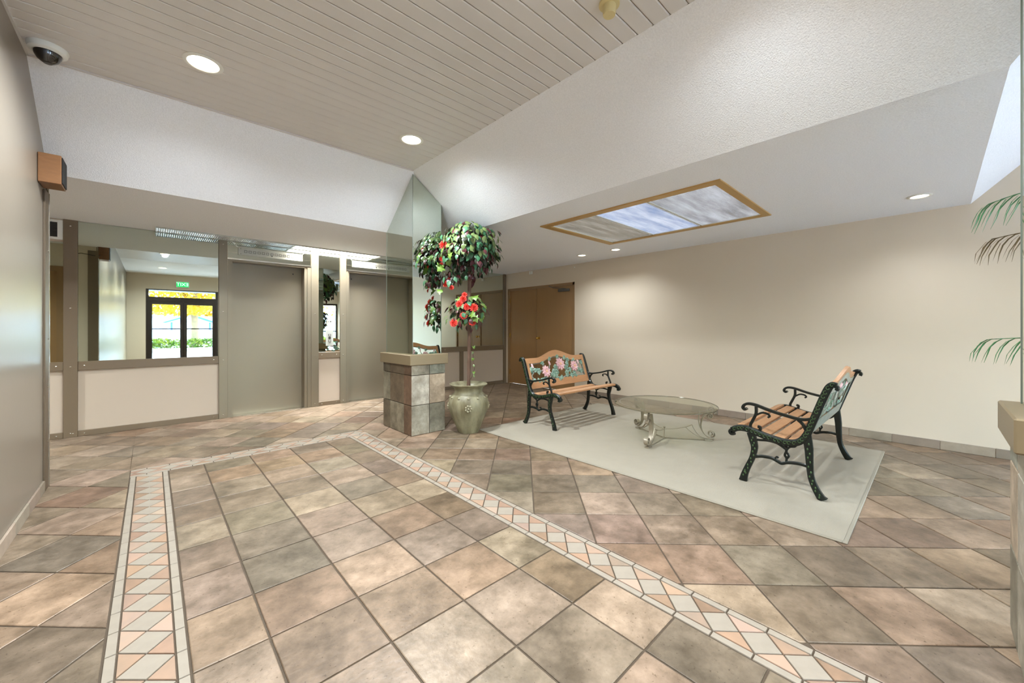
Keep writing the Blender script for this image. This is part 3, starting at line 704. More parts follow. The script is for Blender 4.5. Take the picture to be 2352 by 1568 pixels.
bench = thing('garden_bench', 'cast iron and oak bench facing the camera in front of the double doors', 'bench', (4.06, 3.272, RZ), PI, 'flower back garden benches')
HX = .635
for sx in (-1, 1):
    P = lambda a, b, c, sx=sx: (sx*(HX-.022)+c, a, max(b, .0004))
    pm = catmull(MAIN, 5); fr_ = MB().ribbon(pm, [.017+.006*min(1, i/12) if i < len(pm)-8 else .023 for i in range(len(pm))], .022, P)
    fr_.ribbon(catmull([(-.258, .785), (-.285, .800), (-.305, .788), (-.300, .770)], 4), [.012]*13, .022, P)
    fr_.ribbon(catmull([(.335, .395), (.360, .372), (.352, .352), (.330, .356)], 4), .013, .022, P)
    side = fr_.build('side_frame', M['iron'], bench, True)
    for L, tap in ((REAR, (.028, .019, .032)), (FRONT, (.030, .019, .030))):
        p = catmull(L, 5); n = len(p)
        w = [(tap[0]*(1-i/(n*.45)) + tap[1]*(i/(n*.45))) if i < n*.45 else (tap[1]+(tap[2]-tap[1])*((i-n*.45)/(n*.55))**2) for i in range(n)]
        MB().ribbon(p, w, .016, P).build('leg', M['iron'], side, True)
    am = MB().ribbon(catmull(ARM, 5), .010, .020, P); am.ribbon(catmull(ASUP, 5), .010, .010, P); am.ribbon(catmull(ABR, 5), .007, .009, P); am.ribbon(catmull(BRACE, 5), .010, .010, P)
    am.build('armrest', M['iron'], side, True)
    st = MB().ribbon(catmull(STR, 5), .011, .009, P); st.ribbon(catmull(STC, 4), .006, .008, P); st.ribbon(catmull(ORN, 4), .007, .008, P)
    st.ribbon(ORU, .008, .008, P); st.ribbon(catmull(ORL, 4), .008, .008, P); st.ribbon(catmull(ORR, 4), .007, .008, P)
    st.build('stretcher', M['iron'], side, True)
    rl = MB(); xo = sx*HX                                     # raised scrolls on the outer face
    L = pm; acc = 0; nxt = .02
    for i in range(1, len(L)):
        acc += math.hypot(L[i][0]-L[i-1][0], L[i][1]-L[i-1][1])
        if acc > nxt and i < len(L)-2:
            nxt += .031; c = L[i]; th = math.atan2(L[i][1]-L[i-1][1], L[i][0]-L[i-1][0])
            sp = []
            for q in range(11):
                a = th+PI*.9-q*.5; r = .0155*(1-q/15)
                sp.append((xo+sx*.0015, c[0]+r*math.cos(a), c[1]+r*math.sin(a)))
            rl.tube(sp, .0028, 4)
    for Lg in (catmull(REAR, 6)[4:-6], catmull(FRONT, 6)[4:-6]):
        for i in range(0, len(Lg), 2):
            k = .006 if (i//2) % 2 else -.006; rl.ball((xo-sx*.006, Lg[i][0]+k, Lg[i][1]), (.0030, .0055, .0085), 6, 4)
    for z, yb in ((.075, .252),): rl.ball((xo-sx*.006, yb, z), (.004, .008, .008), 8, 5)
    rl.build('scroll_relief', M['iron_relief'], side, True)['kind'] = 'stuff'
# seat boards follow the frame curve
for (yc, zc, w, tilt) in ((.290, .419, .052, -.16), (.212, .409, .068, .15), (.124, .388, .070, .22), (.034, .371, .070, .12), (-.054, .374, .062, -.22)):
    o = MB().box(-HX+.044, HX-.044, -w/2, w/2, -.011, .011, b=.003).build('seat_slat', M['oak'], bench); o.location = (0, yc, zc+.004); o.rotation_euler = (tilt, 0, 0)
BT = math.atan2(.35, 1.0)                                      # lean of the back
def back(u, h, d=0.0): return (u, -.135-(h-.43)*.33+d*math.cos(BT), h+d*math.sin(BT))
def bprism(name, poly, d0, d1, m, par):
    n = len(poly); vs = [back(u, h, d0) for u, h in poly]+[back(u, h, d1) for u, h in poly]
    return MB().add(vs, [tuple(range(n))[::-1], tuple(range(n, 2*n))]+[(i, (i+1) % n, n+(i+1) % n, n+i) for i in range(n)]).build(name, m, par)
HB = HX-.044
def arch(u): k = max(0, 1-abs(u)/.40); return .088*(k*k*(3-2*k))
N = 36; us = [-HB+2*HB*i/N for i in range(N+1)]
def wavy(name, lo, hi, m):                                     # quad strip so that the curved rail is well formed
    vs = []; fs = []
    for u in us:
        for h in (lo(u), hi(u)):
            for d in (-.011, .011): vs.append(back(u, h, d))
    for i in range(N):
        a = 4*i; fs += [(a, a+4, a+5, a+1), (a+2, a+3, a+7, a+6), (a, a+2, a+6, a+4), (a+1, a+5, a+7, a+3)]
    fs += [(0, 1, 3, 2), (4*N, 4*N+2, 4*N+3, 4*N+1)]
    return MB().add(vs, fs).build(name, m, bench)
wavy('top_rail', lambda u: .737+arch(u)*.82, lambda u: .803+arch(u), M['oak'])
bprism('lower_rail', [(-HB, .432), (HB, .432), (HB, .522), (-HB, .522)], -.011, .011, M['oak'], bench)
for s in (-1, 1):
    bprism('stile', [(s*HB, .522), (s*HB, .738), (s*(HB-.046), .738), (s*(HB-.046), .522)][::s], -.010, .010, M['oak'], bench)
# bare metal flange of the casting, screwed over the back of the wood
bprism('panel_flange', [(-HB+.012, .448), (HB-.012, .448), (HB-.012, .535), (-HB+.012, .535)], -.0165, -.0115, M['panel_back'], bench)
for s in (-1, 1): bprism('panel_flange', [(s*(HB-.012), .535), (s*(HB-.012), .742), (s*(HB-.056), .742), (s*(HB-.056), .535)][::s], -.0165, -.0115, M['panel_back'], bench)
fl = MB(); vs = []; fs = []
for u in us:
    u = max(-HB+.012, min(HB-.012, u))
    for h in (.728+arch(u)*.82, .768+arch(u)*.9):
        for d in (-.0165, -.0115): vs.append(back(u, h, d))
for i in range(N):
    a = 4*i; fs += [(a, a+4, a+5, a+1), (a+2, a+3, a+7, a+6), (a, a+2, a+6, a+4), (a+1, a+5, a+7, a+3)]
fl.add(vs, fs+[(0, 1, 3, 2), (4*N, 4*N+2, 4*N+3, 4*N+1)]).build('panel_flange', M['panel_back'], bench)
# cast rose panel: iron edge bars + vines, with blossoms, buds and leaves as pieces
U0 = HB-.046
pan = MB()
for s in (-1, 1): pan.tube([back(s*(U0-.006), .524, 0), back(s*(U0-.006), .736, 0)], .006, 5)
# (crop px) -> panel coordinates: u along, h up; seen from the front, left of picture is +u in bench frame (bench turned round)
def pc(x, y):
    xl = 160+(y-465)*.194; k = (x-xl)/((1350+(y-350)*.333)-xl); yt = 465-115*k; yb = 800-60*k
    return ((1-2*k)*U0, .735-(y-yt)/(yb-yt)*.21)
FL = [(520, 620, .080), (830, 460, .090), (1170, 510, .078)]
BUD = [(235, 500), (595, 440), (1260, 400)]
LEAF = [(590, 340), (440, 440), (215, 585), (300, 590), (370, 610), (280, 800), (370, 805), (450, 800), (540, 790), (700, 620), (770, 640), (720, 700), (760, 740), (660, 690), (760, 280), (920, 300), (1000, 350), (1000, 450), (1000, 550), (1080, 600), (1010, 660), (1020, 730), (890, 775), (840, 800), (1140, 360), (1190, 670), (1140, 740), (1230, 745), (1300, 600), (1370, 640), (1350, 425), (740, 530), (960, 530)]
VINES = [[(225, 700), (300, 600), (420, 600), (520, 620)], [(280, 800), (450, 790), (520, 700), (600, 560), (595, 440), (590, 330)], [(540, 790), (720, 680), (830, 560), (830, 460), (760, 270)], [(760, 740), (900, 770), (1020, 700), (1000, 550), (1000, 400), (930, 290)], [(1000, 560), (1100, 600), (1170, 510), (1140, 350)], [(1020, 700), (1190, 740), (1190, 660), (1300, 600), (1420, 640)], [(1300, 600), (1260, 400), (1350, 425)], [(440, 440), (480, 520), (520, 620)], [(225, 700), (280, 800)], [(1230, 745), (1440, 735)], [(300, 590), (235, 500)]]
mir = 1
for vn in VINES:
    q = catmull([pc(*p) for p in vn], 4); pan.tube([back(u*mir, min(h, .745+arch(u)*.8), 0) for u, h in q], .0065, 5)
panel = pan.build('rose_panel', M['panel_back'], bench, True)
def petal_mesh(r, n, lift_, wide, name, m):
    mb = MB()
    for k in range(n):
        a = 2*PI*k/n; ca, sa = math.cos(a), math.sin(a)
        pts = [(.12*r, 0, .004), (.55*r, wide*r, .010+lift_*.3), (r, 0, lift_), (.55*r, -wide*r, .010+lift_*.3), (.55*r, 0, .003)]
        vs = [(x*ca-y*sa, x*sa+y*ca, z) for x, y, z in pts]+[(x*ca-y*sa, x*sa+y*ca, -.006) for x, y, z in pts[:4]]
        mb.add(vs, [(0, 1, 4), (1, 2, 4), (2, 3, 4), (3, 0, 4), (0, 5, 6, 1), (1, 6, 7, 2), (2, 7, 8, 3), (3, 8, 5, 0), (5, 8, 7, 6)])
    return mb
def on_back(o, u, h, d, rz=0):
    o.location = back(u, h, d); o.rotation_euler = Matrix.Rotation(-PI/2+BT, 3, 'X').to_euler() if rz == 0 else (Matrix.Rotation(-PI/2+BT, 3, 'X') @ Matrix.Rotation(rz, 3, 'Z')).to_euler()
BL = []
for x, y, r in FL:
    u, h = pc(x, y); mb = petal_mesh(r, 10, .014, .26, 'blossom', M['petal']); mb2 = petal_mesh(r*.66, 8, .022, .30, 'b', M['petal'])
    mb.add([(p[0], p[1], p[2]+.006) for p in mb2.v], mb2.f)
    o = mb.build('blossom', M['petal'], panel); BL.append(o.data); on_back(o, u, h, .008, .3)
    c = MB().ball((0, 0, .016), (r*.2, r*.24, .012), 8, 6).build('blossom_heart', M['petal_core'], panel, True); on_back(c, u, h, .008)
for x, y in BUD:
    u, h = pc(x, y); o = MB().ball((0, 0, 0), (.017, .034, .010), 8, 6).build('bud', M['petal'], panel, True); on_back(o, u, h, .004, .25)
lm = MB(); prof = []
for k in range(20):
    a = 2*PI*k/20; r = .036*(1+.16*math.cos(5*a)+.06*math.cos(3*a+1)); prof.append((r*math.cos(a), r*.86*math.sin(a)))
vs = [(0, 0, .010)]+[(x*.55, y*.55, .013+.004*math.cos(3*i)) for i, (x, y) in enumerate(prof)]+[(x, y, .002) for x, y in prof]+[(x, y, -.005) for x, y in prof]
fs = [(0, 1+i, 1+(i+1) % 20) for i in range(20)]
for L0 in (1, 21): fs += [(L0+i, L0+20+i, L0+20+(i+1) % 20, L0+(i+1) % 20) for i in range(20)]
fs.append(tuple(range(41, 61))[::-1])
leaf_me = MB().add(vs, fs).mesh('panel_leaf', M['gleaf'])
def silver_back(me):
    me.materials.append(M['panel_back'])
    for p in me.polygons:
        if p.normal.z < -.25: p.material_index = 1
silver_back(leaf_me)
for me in BL: silver_back(me)
for i, (x, y) in enumerate(LEAF):
    u, h = pc(x, y); o = link('rose_leaf', leaf_me, panel); on_back(o, u, h, .003, 1+i*1.7); s = random.uniform(.9, 1.2); o.scale = (s, s, 1)
dup(bench, (4.02, .752, RZ), 0, 'cast iron and oak bench seen from its side, at the right end of the rug')

# ------------------------------------------------------------------ glass table
tb = thing('coffee_table', 'round glass coffee table on three scrolled metal legs on the rug', 'table', (4.08, 1.99, RZ))
def tp(x, y): return ((x-1095)/2150*1.0, (1212-y)/2090)
def spiral(cx, cy, r0, a0, turns, n=22, shrink_=.8):
    return [(cx+r0*(1-shrink_*i/n)*math.cos(a0+turns*2*PI*i/n), cy+r0*(1-shrink_*i/n)*math.sin(a0+turns*2*PI*i/n)) for i in range(n+1)]
outer = catmull([tp(*p) for p in ((2060, 600), (1980, 640), (1915, 730), (1890, 850), (1905, 970), (1960, 1070), (2050, 1140))], 5)
cb = tp(2105, 1058); foot = spiral(cb[0], cb[1], .042, -PI/2-.55, 1.55, 26, .72)
ct = tp(2068, 668); curl = spiral(ct[0], ct[1], .031, PI/2+.2, -1.45, 22, .7)
inner = catmull([tp(*p) for p in ((1905, 520), (1860, 620), (1838, 740), (1855, 860), (1905, 990), (1985, 1100), (2060, 1150))], 5)
cu = tp(2095, 545); topc = spiral(cu[0], cu[1], .044, -.9, 1.5, 24, .62)
str_a = catmull([tp(*p) for p in ((1095, 1000), (1300, 985), (1550, 935), (1697, 878))], 5)
str_b = catmull([tp(*p) for p in ((1697, 878), (1730, 950), (1800, 1060), (1900, 1140), (2100, 1185))], 5)
str_c = catmull([tp(*p) for p in ((1555, 935), (1690, 1050), (1840, 1140), (2000, 1185), (2110, 1192))], 5)
for ang in (-54, 66, 186):
    a = math.radians(ang); P = lambda r, z, c, a=a: (r*math.cos(a)-c*math.sin(a), r*math.sin(a)+c*math.cos(a), max(z, .0004))
    lg = MB().ribbon(foot[::-1]+outer[::-1]+curl, .0042, .020, P).build('leg', M['iron_t'], tb, True)
    MB().ribbon(inner, .0035, .018, P).build('inner_scroll', M['iron_t'], lg, True); MB().ribbon(topc, .004, .018, P).build('top_scroll', M['iron_t'], lg, True)
    MB().ribbon([tp(1960, 1192), tp(2120, 1200)], .009, .022, P).build('foot', M['iron_t'], lg)
    sb = MB().ribbon(str_a, .004, .007, P); sb.ribbon(str_b, .0035, .010, P); sb.ribbon(str_c, .0035, .008, P); sb.ribbon([(0, .010), (.47, .010)], .004, .006, P)
    sb.build('stretcher', M['iron_t'], tb, True)
MB().tube([(0, 0, .004), (0, 0, .115)], .006, 8).ball((0, 0, .122), (.012, .012, .010), 8, 6).build('hub_post', M['iron_t'], tb, True)
RT = .52; tz = .366
top = MB().lathe([(.001, tz), (RT-.004, tz), (RT, tz+.004), (RT-.002, tz+.009), (RT-.055, tz+.0135), (.001, tz+.0135)], 72).build('glass_top', M['tglass'], tb, True)
MB().lathe([(RT-.001, tz-.001), (RT+.004, tz+.002), (RT+.004, tz+.008), (RT-.001, tz+.0105), (RT-.003, tz+.005)], 72, close=False).build('rim', M['tglass_edge'], tb, True)
MB().lathe([(RT-.058, tz+.0138), (RT-.052, tz+.0138), (RT-.052, tz+.0142), (RT-.058, tz+.0142)], 72, close=False).build('bevel_line', M['iron_t'], tb)

# ------------------------------------------------------------------ potted topiary
tp_ = thing('potted_topiary', 'two tier flowering topiary tree in a sage ceramic urn beside the pillar', 'plant', (2.712, 3.690, 0))
prof = [(.001, 0), (.118, 0), (.124, .010), (.150, .08), (.190, .17), (.220, .25), (.234, .325), (.226, .385), (.196, .430), (.166, .455), (.160, .480), (.172, .515), (.206, .540), (.219, .548), (.221, .556), (.212, .561), (.196, .550), (.160, .520), (.145, .48), (.001, .47)]
def flute(a, z): return 1+(.012*math.cos(16*a) if z < .40 else 0)
pot = MB().lathe(prof, 64, fn=flute).build('urn', M['pot'], tp_, True)
toc = math.atan2(-3.690, -2.712)
for k in range(12):
    a = toc+2*PI*k/12; MB().ball((.208*math.cos(a), .208*math.sin(a), .412), (.016, .016, .014), 8, 6).build('bead', M['pot_hi'], pot, True)
for q in range(4):
    a = toc+q*PI/2; mb = MB(); cc = Vector((.228*math.cos(a), .228*math.sin(a), .305)); tan = Vector((-math.sin(a), math.cos(a), 0))
    for k in range(7):
        b = 2*PI*k/7; p = cc+tan*.030*math.cos(b)+Vector((0, 0, .030*math.sin(b))); mb.ball(p, (.014, .014, .014), 6, 5)
    mb.ball(cc+Vector((math.cos(a), math.sin(a), 0))*.008, .013, 8, 6); mb.build('rosette', M['pot_hi'], pot, True)
MB().lathe([(.001, .474), (.144, .472)], 24, close=False).build('soil', M['soil'], tp_)
tr = [(0, 0, .46), (.004, -.003, .80), (.010, .0, 1.10), (.006, .004, 1.40), (.016, .0, 1.72), (.02, .004, 2.02), (.015, .0, 2.18)]
trq = catmull(tr, 4); MB().tube(trq, [.021+.002*math.sin(i*2.1) for i in range(len(trq))], 9).build('trunk', M['trunk'], tp_, True)
def leafmesh(L, W, m, lob=False):
    if lob:
        out = [(0, 0), (.22, .16), (.16, .46), (.46, .26), (.60, .40), (.72, .18), (1, 0)]
    else: out = [(0, 0), (.18, .26), (.42, .36), (.70, .24), (1, 0)]
    vs = []; n = len(out)
    for x, y in out: vs.append((x*L, 0, -.10*L*math.sin(PI*x)*-1-.16*L*x*x))
    for s in (1, -1):
        for x, y in out[1:-1]: vs.append((x*L, s*y*W*1.4, .06*L*y*4*.5-.16*L*x*x))
    k = n-2; fs = []
    for si, s in enumerate((1, -1)):
        base = n+si*k; edge = [0]+[base+i for i in range(k)]+[n-1]
        for i in range(n-1):
            f = [i, i+1, edge[i+1], edge[i]]; f = list(dict.fromkeys(f))
            if len(f) > 2: fs.append(tuple(f if s < 0 else f[::-1]))
    mb = MB(); mb.add(vs, fs); me = bpy.data.meshes.new('leaf'); me.from_pydata(mb.v, [], mb.f); me.materials.append(m)
    me.polygons.foreach_set('use_smooth', [True]*len(me.polygons)); return me
LM = {k: leafmesh(.080, .050, M['leaf_'+k]) for k in 'abce'}; LM['d'] = leafmesh(.092, .066, M['leaf_d'], True); LM['g'] = leafmesh(.10, .07, M['leaf_a'], True)
LR = random.Random(21)
def leafrot(nrm, rnd, droop=.9):
    d = (Vector(nrm).normalized()*.55+Vector((rnd.uniform(-.5, .5), rnd.uniform(-.5, .5), rnd.uniform(-.3, .2)))); d.z -= droop; d.normalize()
    up = Vector(nrm).normalized(); up = (up-d*up.dot(d))
    if up.length < .05: up = d.orthogonal()
    up.normalize(); y = up.cross(d); r = Matrix((d, y, up)).transposed(); return r
tocam = Vector((-2.712, -3.690, 0)).normalized()
cands = []
def crown(cz, rad, n, flat, pal, cx=0.0, cy=0.0):
    for i in range(n):
        z = LR.uniform(-1, 1); a = LR.uniform(0, 2*PI); s = math.sqrt(1-z*z); nv = Vector((s*math.cos(a), s*math.sin(a), z))
        if z < -.55 and LR.random() < .6: continue
        q = LR.uniform(.62, 1.05 if z < .7 else .98)
        if LR.random() < .06 and z < .45: q = LR.uniform(1.05, 1.28)
        p = Vector((cx+nv.x*rad*q, cy+nv.y*rad*q, cz+nv.z*rad*flat*q)); cands.append((p, nv, q, pal))
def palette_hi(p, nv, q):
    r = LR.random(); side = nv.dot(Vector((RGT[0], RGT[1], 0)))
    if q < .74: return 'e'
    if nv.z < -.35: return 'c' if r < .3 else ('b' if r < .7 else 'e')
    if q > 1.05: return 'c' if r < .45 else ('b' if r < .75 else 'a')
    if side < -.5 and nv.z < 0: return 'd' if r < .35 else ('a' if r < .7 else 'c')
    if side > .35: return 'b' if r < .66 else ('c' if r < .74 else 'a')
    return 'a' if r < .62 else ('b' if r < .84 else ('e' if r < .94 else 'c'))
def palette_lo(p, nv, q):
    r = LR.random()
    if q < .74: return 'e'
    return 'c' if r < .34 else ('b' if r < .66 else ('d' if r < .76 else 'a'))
crown(2.145, .345, 1500, .92, palette_hi, .02, 0)
crown(1.395, .205, 210, 1.05, palette_lo, -.005, 0)
bc = Vector((RGT[0]*-.20, RGT[1]*-.20, 1.80))+tocam*.08
for i in range(60):                                           # drooping lower branch on the left
    nv = Vector((LR.gauss(0, 1), LR.gauss(0, 1), LR.gauss(0, .8))).normalized(); p = bc+Vector((nv.x*.11, nv.y*.11, nv.z*.085))*LR.uniform(.5, 1.1)
    cands.append((p, nv, 1.2, lambda p, nv, q: LR.choice('ccabe')))
cands = [c for c in cands if not (2.712+c[0].x < 2.56 and c[0].y+3.690 > 3.90) and c[0].z < 2.95-.56*max(0, (2.712+c[0].x-TX))/.73-.05]
cands.sort(key=lambda c: -(c[1].dot(tocam)+(c[2]-.6)))
stuff = {}
for i, (p, nv, q, pal) in enumerate(cands):
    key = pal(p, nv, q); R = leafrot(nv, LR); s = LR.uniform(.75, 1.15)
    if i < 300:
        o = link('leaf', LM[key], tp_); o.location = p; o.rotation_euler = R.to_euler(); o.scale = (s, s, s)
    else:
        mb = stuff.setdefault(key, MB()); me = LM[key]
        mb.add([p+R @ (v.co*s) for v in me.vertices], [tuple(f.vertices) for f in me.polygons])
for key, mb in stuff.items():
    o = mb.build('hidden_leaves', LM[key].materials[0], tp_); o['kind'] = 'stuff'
# twigs
tw = MB()
for i in range(46):
    cz, rad = ((2.12, .30), (1.39, .20))[i % 2]; a = LR.uniform(0, 2*PI); z = LR.uniform(-.5, .9); s = math.sqrt(1-z*z)
    e = Vector((s*math.cos(a)*rad, s*math.sin(a)*rad, z*rad)); b = Vector((.012, 0, cz-.12)); e = Vector((.012, 0, cz))+e*(1.15 if i % 5 == 0 else .9)
    if 2.712+e.x < 2.56 and e.y+3.690 > 3.9: continue
    tw.tube([b, b.lerp(e, .5)+Vector((0, 0, .05)), e], [.004, .003, .0015], 4)
tw.build('twigs', M['trunk'], tp_)
# flowers, placed on the side the photograph shows: (sideways, height, towards the camera, radius)
def at(side, z, dep): return Vector((RGT[0]*side, RGT[1]*side, z))+tocam*dep
fmb = MB()
for ring, (n, r, lift_) in enumerate(((13, .054, .004), (11, .042, .016), (8, .028, .026), (5, .014, .032))):
    for k in range(n):
        a = 2*PI*k/n+ring*.4; ca, sa = math.cos(a), math.sin(a)
        pts = [(0, 0, lift_*.5), (r*.6, r*.22, lift_), (r, r*.10, lift_+.008*math.sin(k*2.3)), (r, -r*.10, lift_+.008*math.sin(k*2.3)), (r*.6, -r*.22, lift_), (r*.55, 0, lift_*.6)]
        fmb.add([(x*ca-y*sa, x*sa+y*ca, z) for x, y, z in pts], [(0, 5, 1), (1, 5, 2), (2, 5, 3), (3, 5, 4), (4, 5, 0)])
fme = bpy.data.meshes.new('flower'); fme.from_pydata(fmb.v, [], fmb.f); fme.materials.append(M['flower'])
for side, z, dep, s in ((-.285, 2.135, .17, 1.05), (-.30, 1.985, .14, .7), (-.31, 1.93, .10, .5), (-.23, 1.74, .12, .8), (-.26, 1.70, .10, .7), (-.19, 1.66, .14, .6), (-.06, 1.53, .16, .9), (-.10, 1.47, .18, .95), (-.02, 1.44, .19, .9), (.06, 1.43, .19, 1.05), (-.055, 1.34, .20, .9), (-.165, 1.26, .14, 1.0), (.045, 1.27, .16, .95), (-.045, 1.58, .12, .7)):
    o = link('flower', fme, tp_); o.location = at(side, z, dep); d = (tocam+Vector((RGT[0], RGT[1], 0))*side*1.2+Vector((0, 0, .15))).normalized()
    o.rotation_euler = d.to_track_quat('Z', 'Y').to_euler(); o.scale = (s*.88, s*.88, s*.88)
for side, z, dep in ((-.31, 1.90, .10), (-.28, 1.86, .12), (-.24, 1.95, .16), (-.33, 1.62, .0), (.02, 1.33, .20), (.06, 1.30, .19), (.07, 1.53, .14), (-.12, 1.52, .12)):
    o = link('lime_leaf', LM['d'], tp_); o.location = at(side, z+.04, dep); o.rotation_euler = leafrot(tocam, LR, .5).to_euler(); o.scale = (1.1, 1.1, 1.1)
vine = [(.03, 0, 1.22), (.045, -.03, 1.02), (.05, -.02, .90), (.062, -.03, .72), (.03, 0, .60)]
vn = MB().tube(catmull(vine, 4), .0025, 4).build('vine', M['trunk'], tp_)
for i, z in enumerate((1.0, .93, .86, .78, .70, .66)):
    o = link('vine_leaf', LM['a' if i % 2 else 'd'], tp_); o.location = (.05, -.03, z); o.rotation_euler = leafrot(tocam+Vector((LR.uniform(-.6, .6), 0, 0)), LR, .7).to_euler(); o.scale = (.5, .5, .5)

# ------------------------------------------------------------------ palm behind the right pillar
def frond(path, n, ll, m, par, seed=1):
    rnd = random.Random(seed); q = [Vector(p) for p in catmull(path, 8)]; mb = MB()
    mb.tube(q, [.006*(1-.75*i/(len(q)-1)) for i in range(len(q))], 5)
    for i in range(n):
        t = .25+.75*i/(n-1); idx = min(len(q)-2, int(t*(len(q)-1))); p = q[idx]; d = (q[idx+1]-q[idx]).normalized()
        L = ll*(1-.45*abs(t-.5)*1.3)
        for s in (1, -1):
            sd = d.cross(Vector((0, 0, 1)));  sd = sd.normalized() if sd.length > 1e-3 else Vector((1, 0, 0))
            pts = []
            for k in range(6):
                f = k/5; pts.append(p+(d*.75+sd*s*.55)*L*f*(1-.25*f)+Vector((0, 0, .12*L*f-.95*L*f*f))+Vector((rnd.uniform(-1, 1), rnd.uniform(-1, 1), 0))*.006*f)
            w = .0046; vs = []; nn = Vector((0, 0, 1))
            for k, a in enumerate(pts):
                wd = w*(math.sin(PI*min(.97, .12+.85*k/5)))
                tt = (pts[min(k+1, 5)]-pts[max(k-1, 0)]).normalized(); sw = tt.cross(nn); sw = sw.normalized() if sw.length > 1e-3 else sd
                vs += [a+sw*wd, a-sw*wd+Vector((0, 0, .002))]
            mb.add(vs, [(2*k, 2*k+1, 2*k+3, 2*k+2) for k in range(5)])
    me = bpy.data.meshes.new('frond'); me.from_pydata([tuple(v) for v in mb.v], [], mb.f); me.materials.append(m); return link('frond', me, par)
pz = thing('potted_palm', 'tall green parlour palm behind the right pillar, fronds arching over the wall', 'plant', (3.18, -.80, 0))
MB().lathe([(.001, 0), (.13, 0), (.17, .30), (.185, .32), (.185, .345), (.165, .345), (.155, .30), (.001, .29)], 28).build('pot', M['trunk'], pz, True)
MB().tube([(0, 0, .29), (.01, .01, .9), (0, .02, 1.6)], [.022, .018, .012], 8).build('stem', M['palm_brown'], pz, True)
MB().tube([(.03, -.02, .29), (.05, -.04, .8), (.06, -.05, 1.2)], [.018, .015, .010], 8).build('stem', M['palm_brown'], pz, True)
FR = [((0, .02, 1.55), (.10, .26, 1.84), (.12, .46, 1.90), (.13, .60, 1.87)), ((0, .02, 1.50), (.15, .26, 1.64), (.18, .45, 1.70), (.20, .58, 1.69)), ((.05, -.03, 1.0), (.12, .26, 1.12), (.15, .45, 1.15), (.17, .60, 1.14)),
      ((0, .02, 1.55), (-.25, -.1, 1.95), (-.45, -.2, 1.9), (-.62, -.25, 1.7)), ((0, .02, 1.58), (.2, -.3, 2.0), (.3, -.55, 1.95), (.35, -.8, 1.7)), ((0, .02, 1.5), (.35, 0, 1.8), (.65, -.05, 1.8), (.9, -.1, 1.55)), ((.05, -.03, 1.15), (.3, -.3, 1.3), (.5, -.5, 1.25), (.65, -.65, 1.0)), ((.05, -.03, 1.1), (.4, .05, 1.3), (.65, .1, 1.25), (.85, .1, 1.05)), ((.05, -.03, 1.2), (-.2, -.4, 1.5), (-.3, -.65, 1.45), (-.35, -.85, 1.2))]
for i, f in enumerate(FR): frond(f, 11, .20 if i < 3 else .30, M['palm_brown'] if i == 1 else M['palm'], pz, i)

# ------------------------------------------------------------------ outside, seen through the doors in the mirror
gr = struct(B('ground', M['asphalt'], None, -60, 60, -90, YW-.18, -.3, -.02), 'grey paved street outside the entrance', 'ground')
struct(B('canopy', M['roof'], None, -1.6, 2.2, YW-2.2, YW-.18, 2.55, 2.8), 'entrance canopy soffit outside the doors', 'canopy')
tag(B('kerb', M['concrete'], None, -16, 16, -14.7, -14.2, -.02, .14, b=.02), 'pale concrete kerb across the street outside', 'kerb')
hg = MB(); HR = random.Random(5)
for i in range(5200):
    x = HR.uniform(-9, 10); y = HR.uniform(-15.25, -14.80); z = HR.uniform(.12, .62)*(1+.18*mnoise.noise(Vector((x*.9, y, 0)))); s = HR.uniform(.06, .13)
    a, b = HR.uniform(0, 6.3), HR.uniform(-.9, .9); d = Vector((math.cos(a), math.sin(a), b)).normalized()*s; w = d.orthogonal().normalized()*s*.45; c = Vector((x, y, z))
    hg.add([c-d, c+w, c+d, c-w], [(0, 1, 2, 3)])
hedge = tag(hg.build('hedge', M['hedge']), 'low yellow green hedge behind the kerb outside', 'hedge'); hedge['kind'] = 'stuff'
fn = thing('picket_fence', 'white picket fence behind the hedge outside', 'fence', (0, -18.5, -.02))
MB().box(-12, 14, -.02, .02, .30, .38).box(-12, 14, -.02, .02, .78, .86).build('rail', M['fence'], fn)
pk = MB().prism([(-.05, 0), (.05, 0), (.05, 1.0), (0, 1.07), (-.05, 1.0)], -.045, -.02, axis='y').mesh('picket', M['fence'])
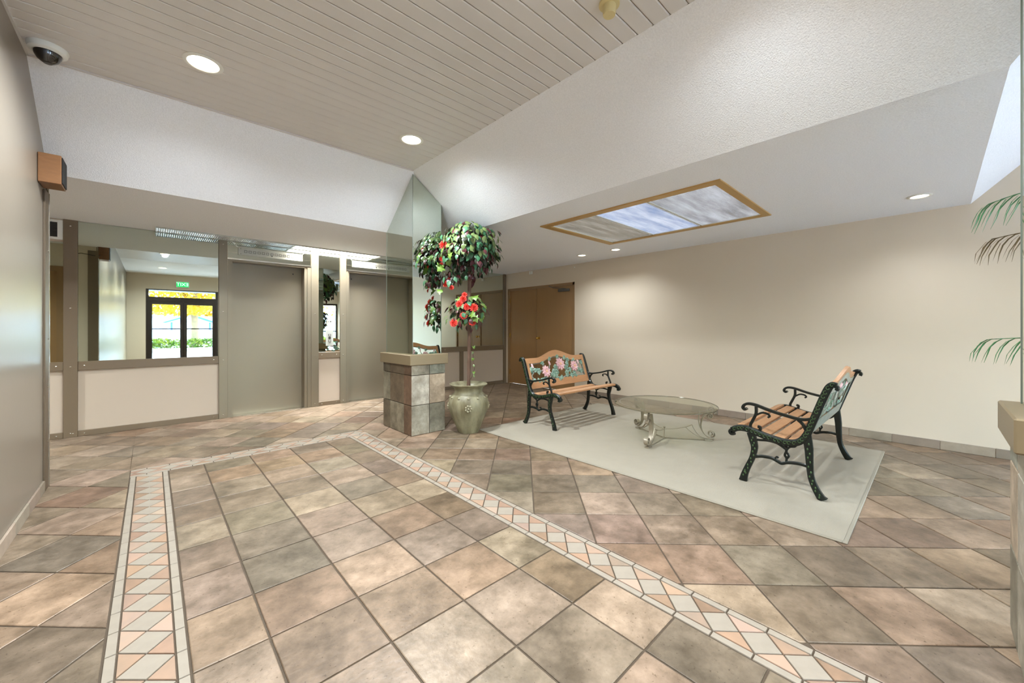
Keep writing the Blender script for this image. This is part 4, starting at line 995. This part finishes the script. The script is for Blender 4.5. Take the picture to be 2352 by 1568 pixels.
for k in range(170):
    o = link('picket', pk, fn); o.location = (-11.9+.152*k, 0, .05)
bl = thing('street_house', 'low white building with a blue gabled porch across the street', 'building', (0, -34, -.02))
B('walls', M['siding'], bl, -16, 22, -8, 0, 0, 2.1)
MB().prism([(-.4, 2.1), (-4, 3.1), (-8.4, 2.1)], -16.5, 22.5, axis='x').build('roof', M['roof'], bl)
for x in (-4.5, -2.2, 7.4, 9.2):
    f = B('window', M['roof'], bl, x, x+1.2, 0, .05, .7, 1.7); B('pane', M['dark'], f, x+.08, x+1.12, .05, .07, .78, 1.62)
B('porch_door', M['fence'], bl, 1.6, 3.6, 0, .08, 0, 1.7)
for x in (1.2, 3.9): B('porch_post', M['awning'], bl, x, x+.14, .9, 1.04, 0, 1.75)
MB().prism([(.6, 1.72), (2.6, 2.5), (4.6, 1.72), (4.3, 1.72), (2.6, 2.36), (.9, 1.72)], -.1, 1.2, axis='y').build('porch_gable', M['awning'], bl)
st = thing('street_tree', 'yellow leaved street tree standing in the hedge outside', 'tree', (1.78, -15.75, 0))
MB().tube([(0, 0, 0), (.03, 0, 1.2), (-.02, 0, 2.2), (.1, .05, 3.4), (.0, 0, 5)], [.24, .17, .16, .12, .06], 12).tube([(0, 0, 2.1), (-1.0, .2, 2.7), (-2.2, .3, 3.0)], [.10, .07, .03], 8).tube([(.02, 0, 2.2), (.9, .1, 2.9), (2.0, 0, 3.3)], [.10, .06, .03], 8).build('trunk', M['bark'], st, True)
fo = MB(); TR = random.Random(9)
for i in range(9000):
    x, y, z = TR.gauss(0, 2.6), TR.gauss(0, 1.1), 1.9+3.4*TR.random()**1.5
    if z < 1.9+1.1*abs(mnoise.noise(Vector((x*1.3, y, 1)))): continue
    s = TR.uniform(.07, .15); d = Vector((TR.uniform(-1, 1), TR.uniform(-1, 1), TR.uniform(-1, .4))).normalized()*s; w = d.orthogonal().normalized()*s*.6; c = Vector((x, y, z))
    fo.add([c-d, c+w, c+d, c-w], [(0, 1, 2, 3)])
f = fo.build('foliage', M['autumn'], st); f['kind'] = 'stuff'
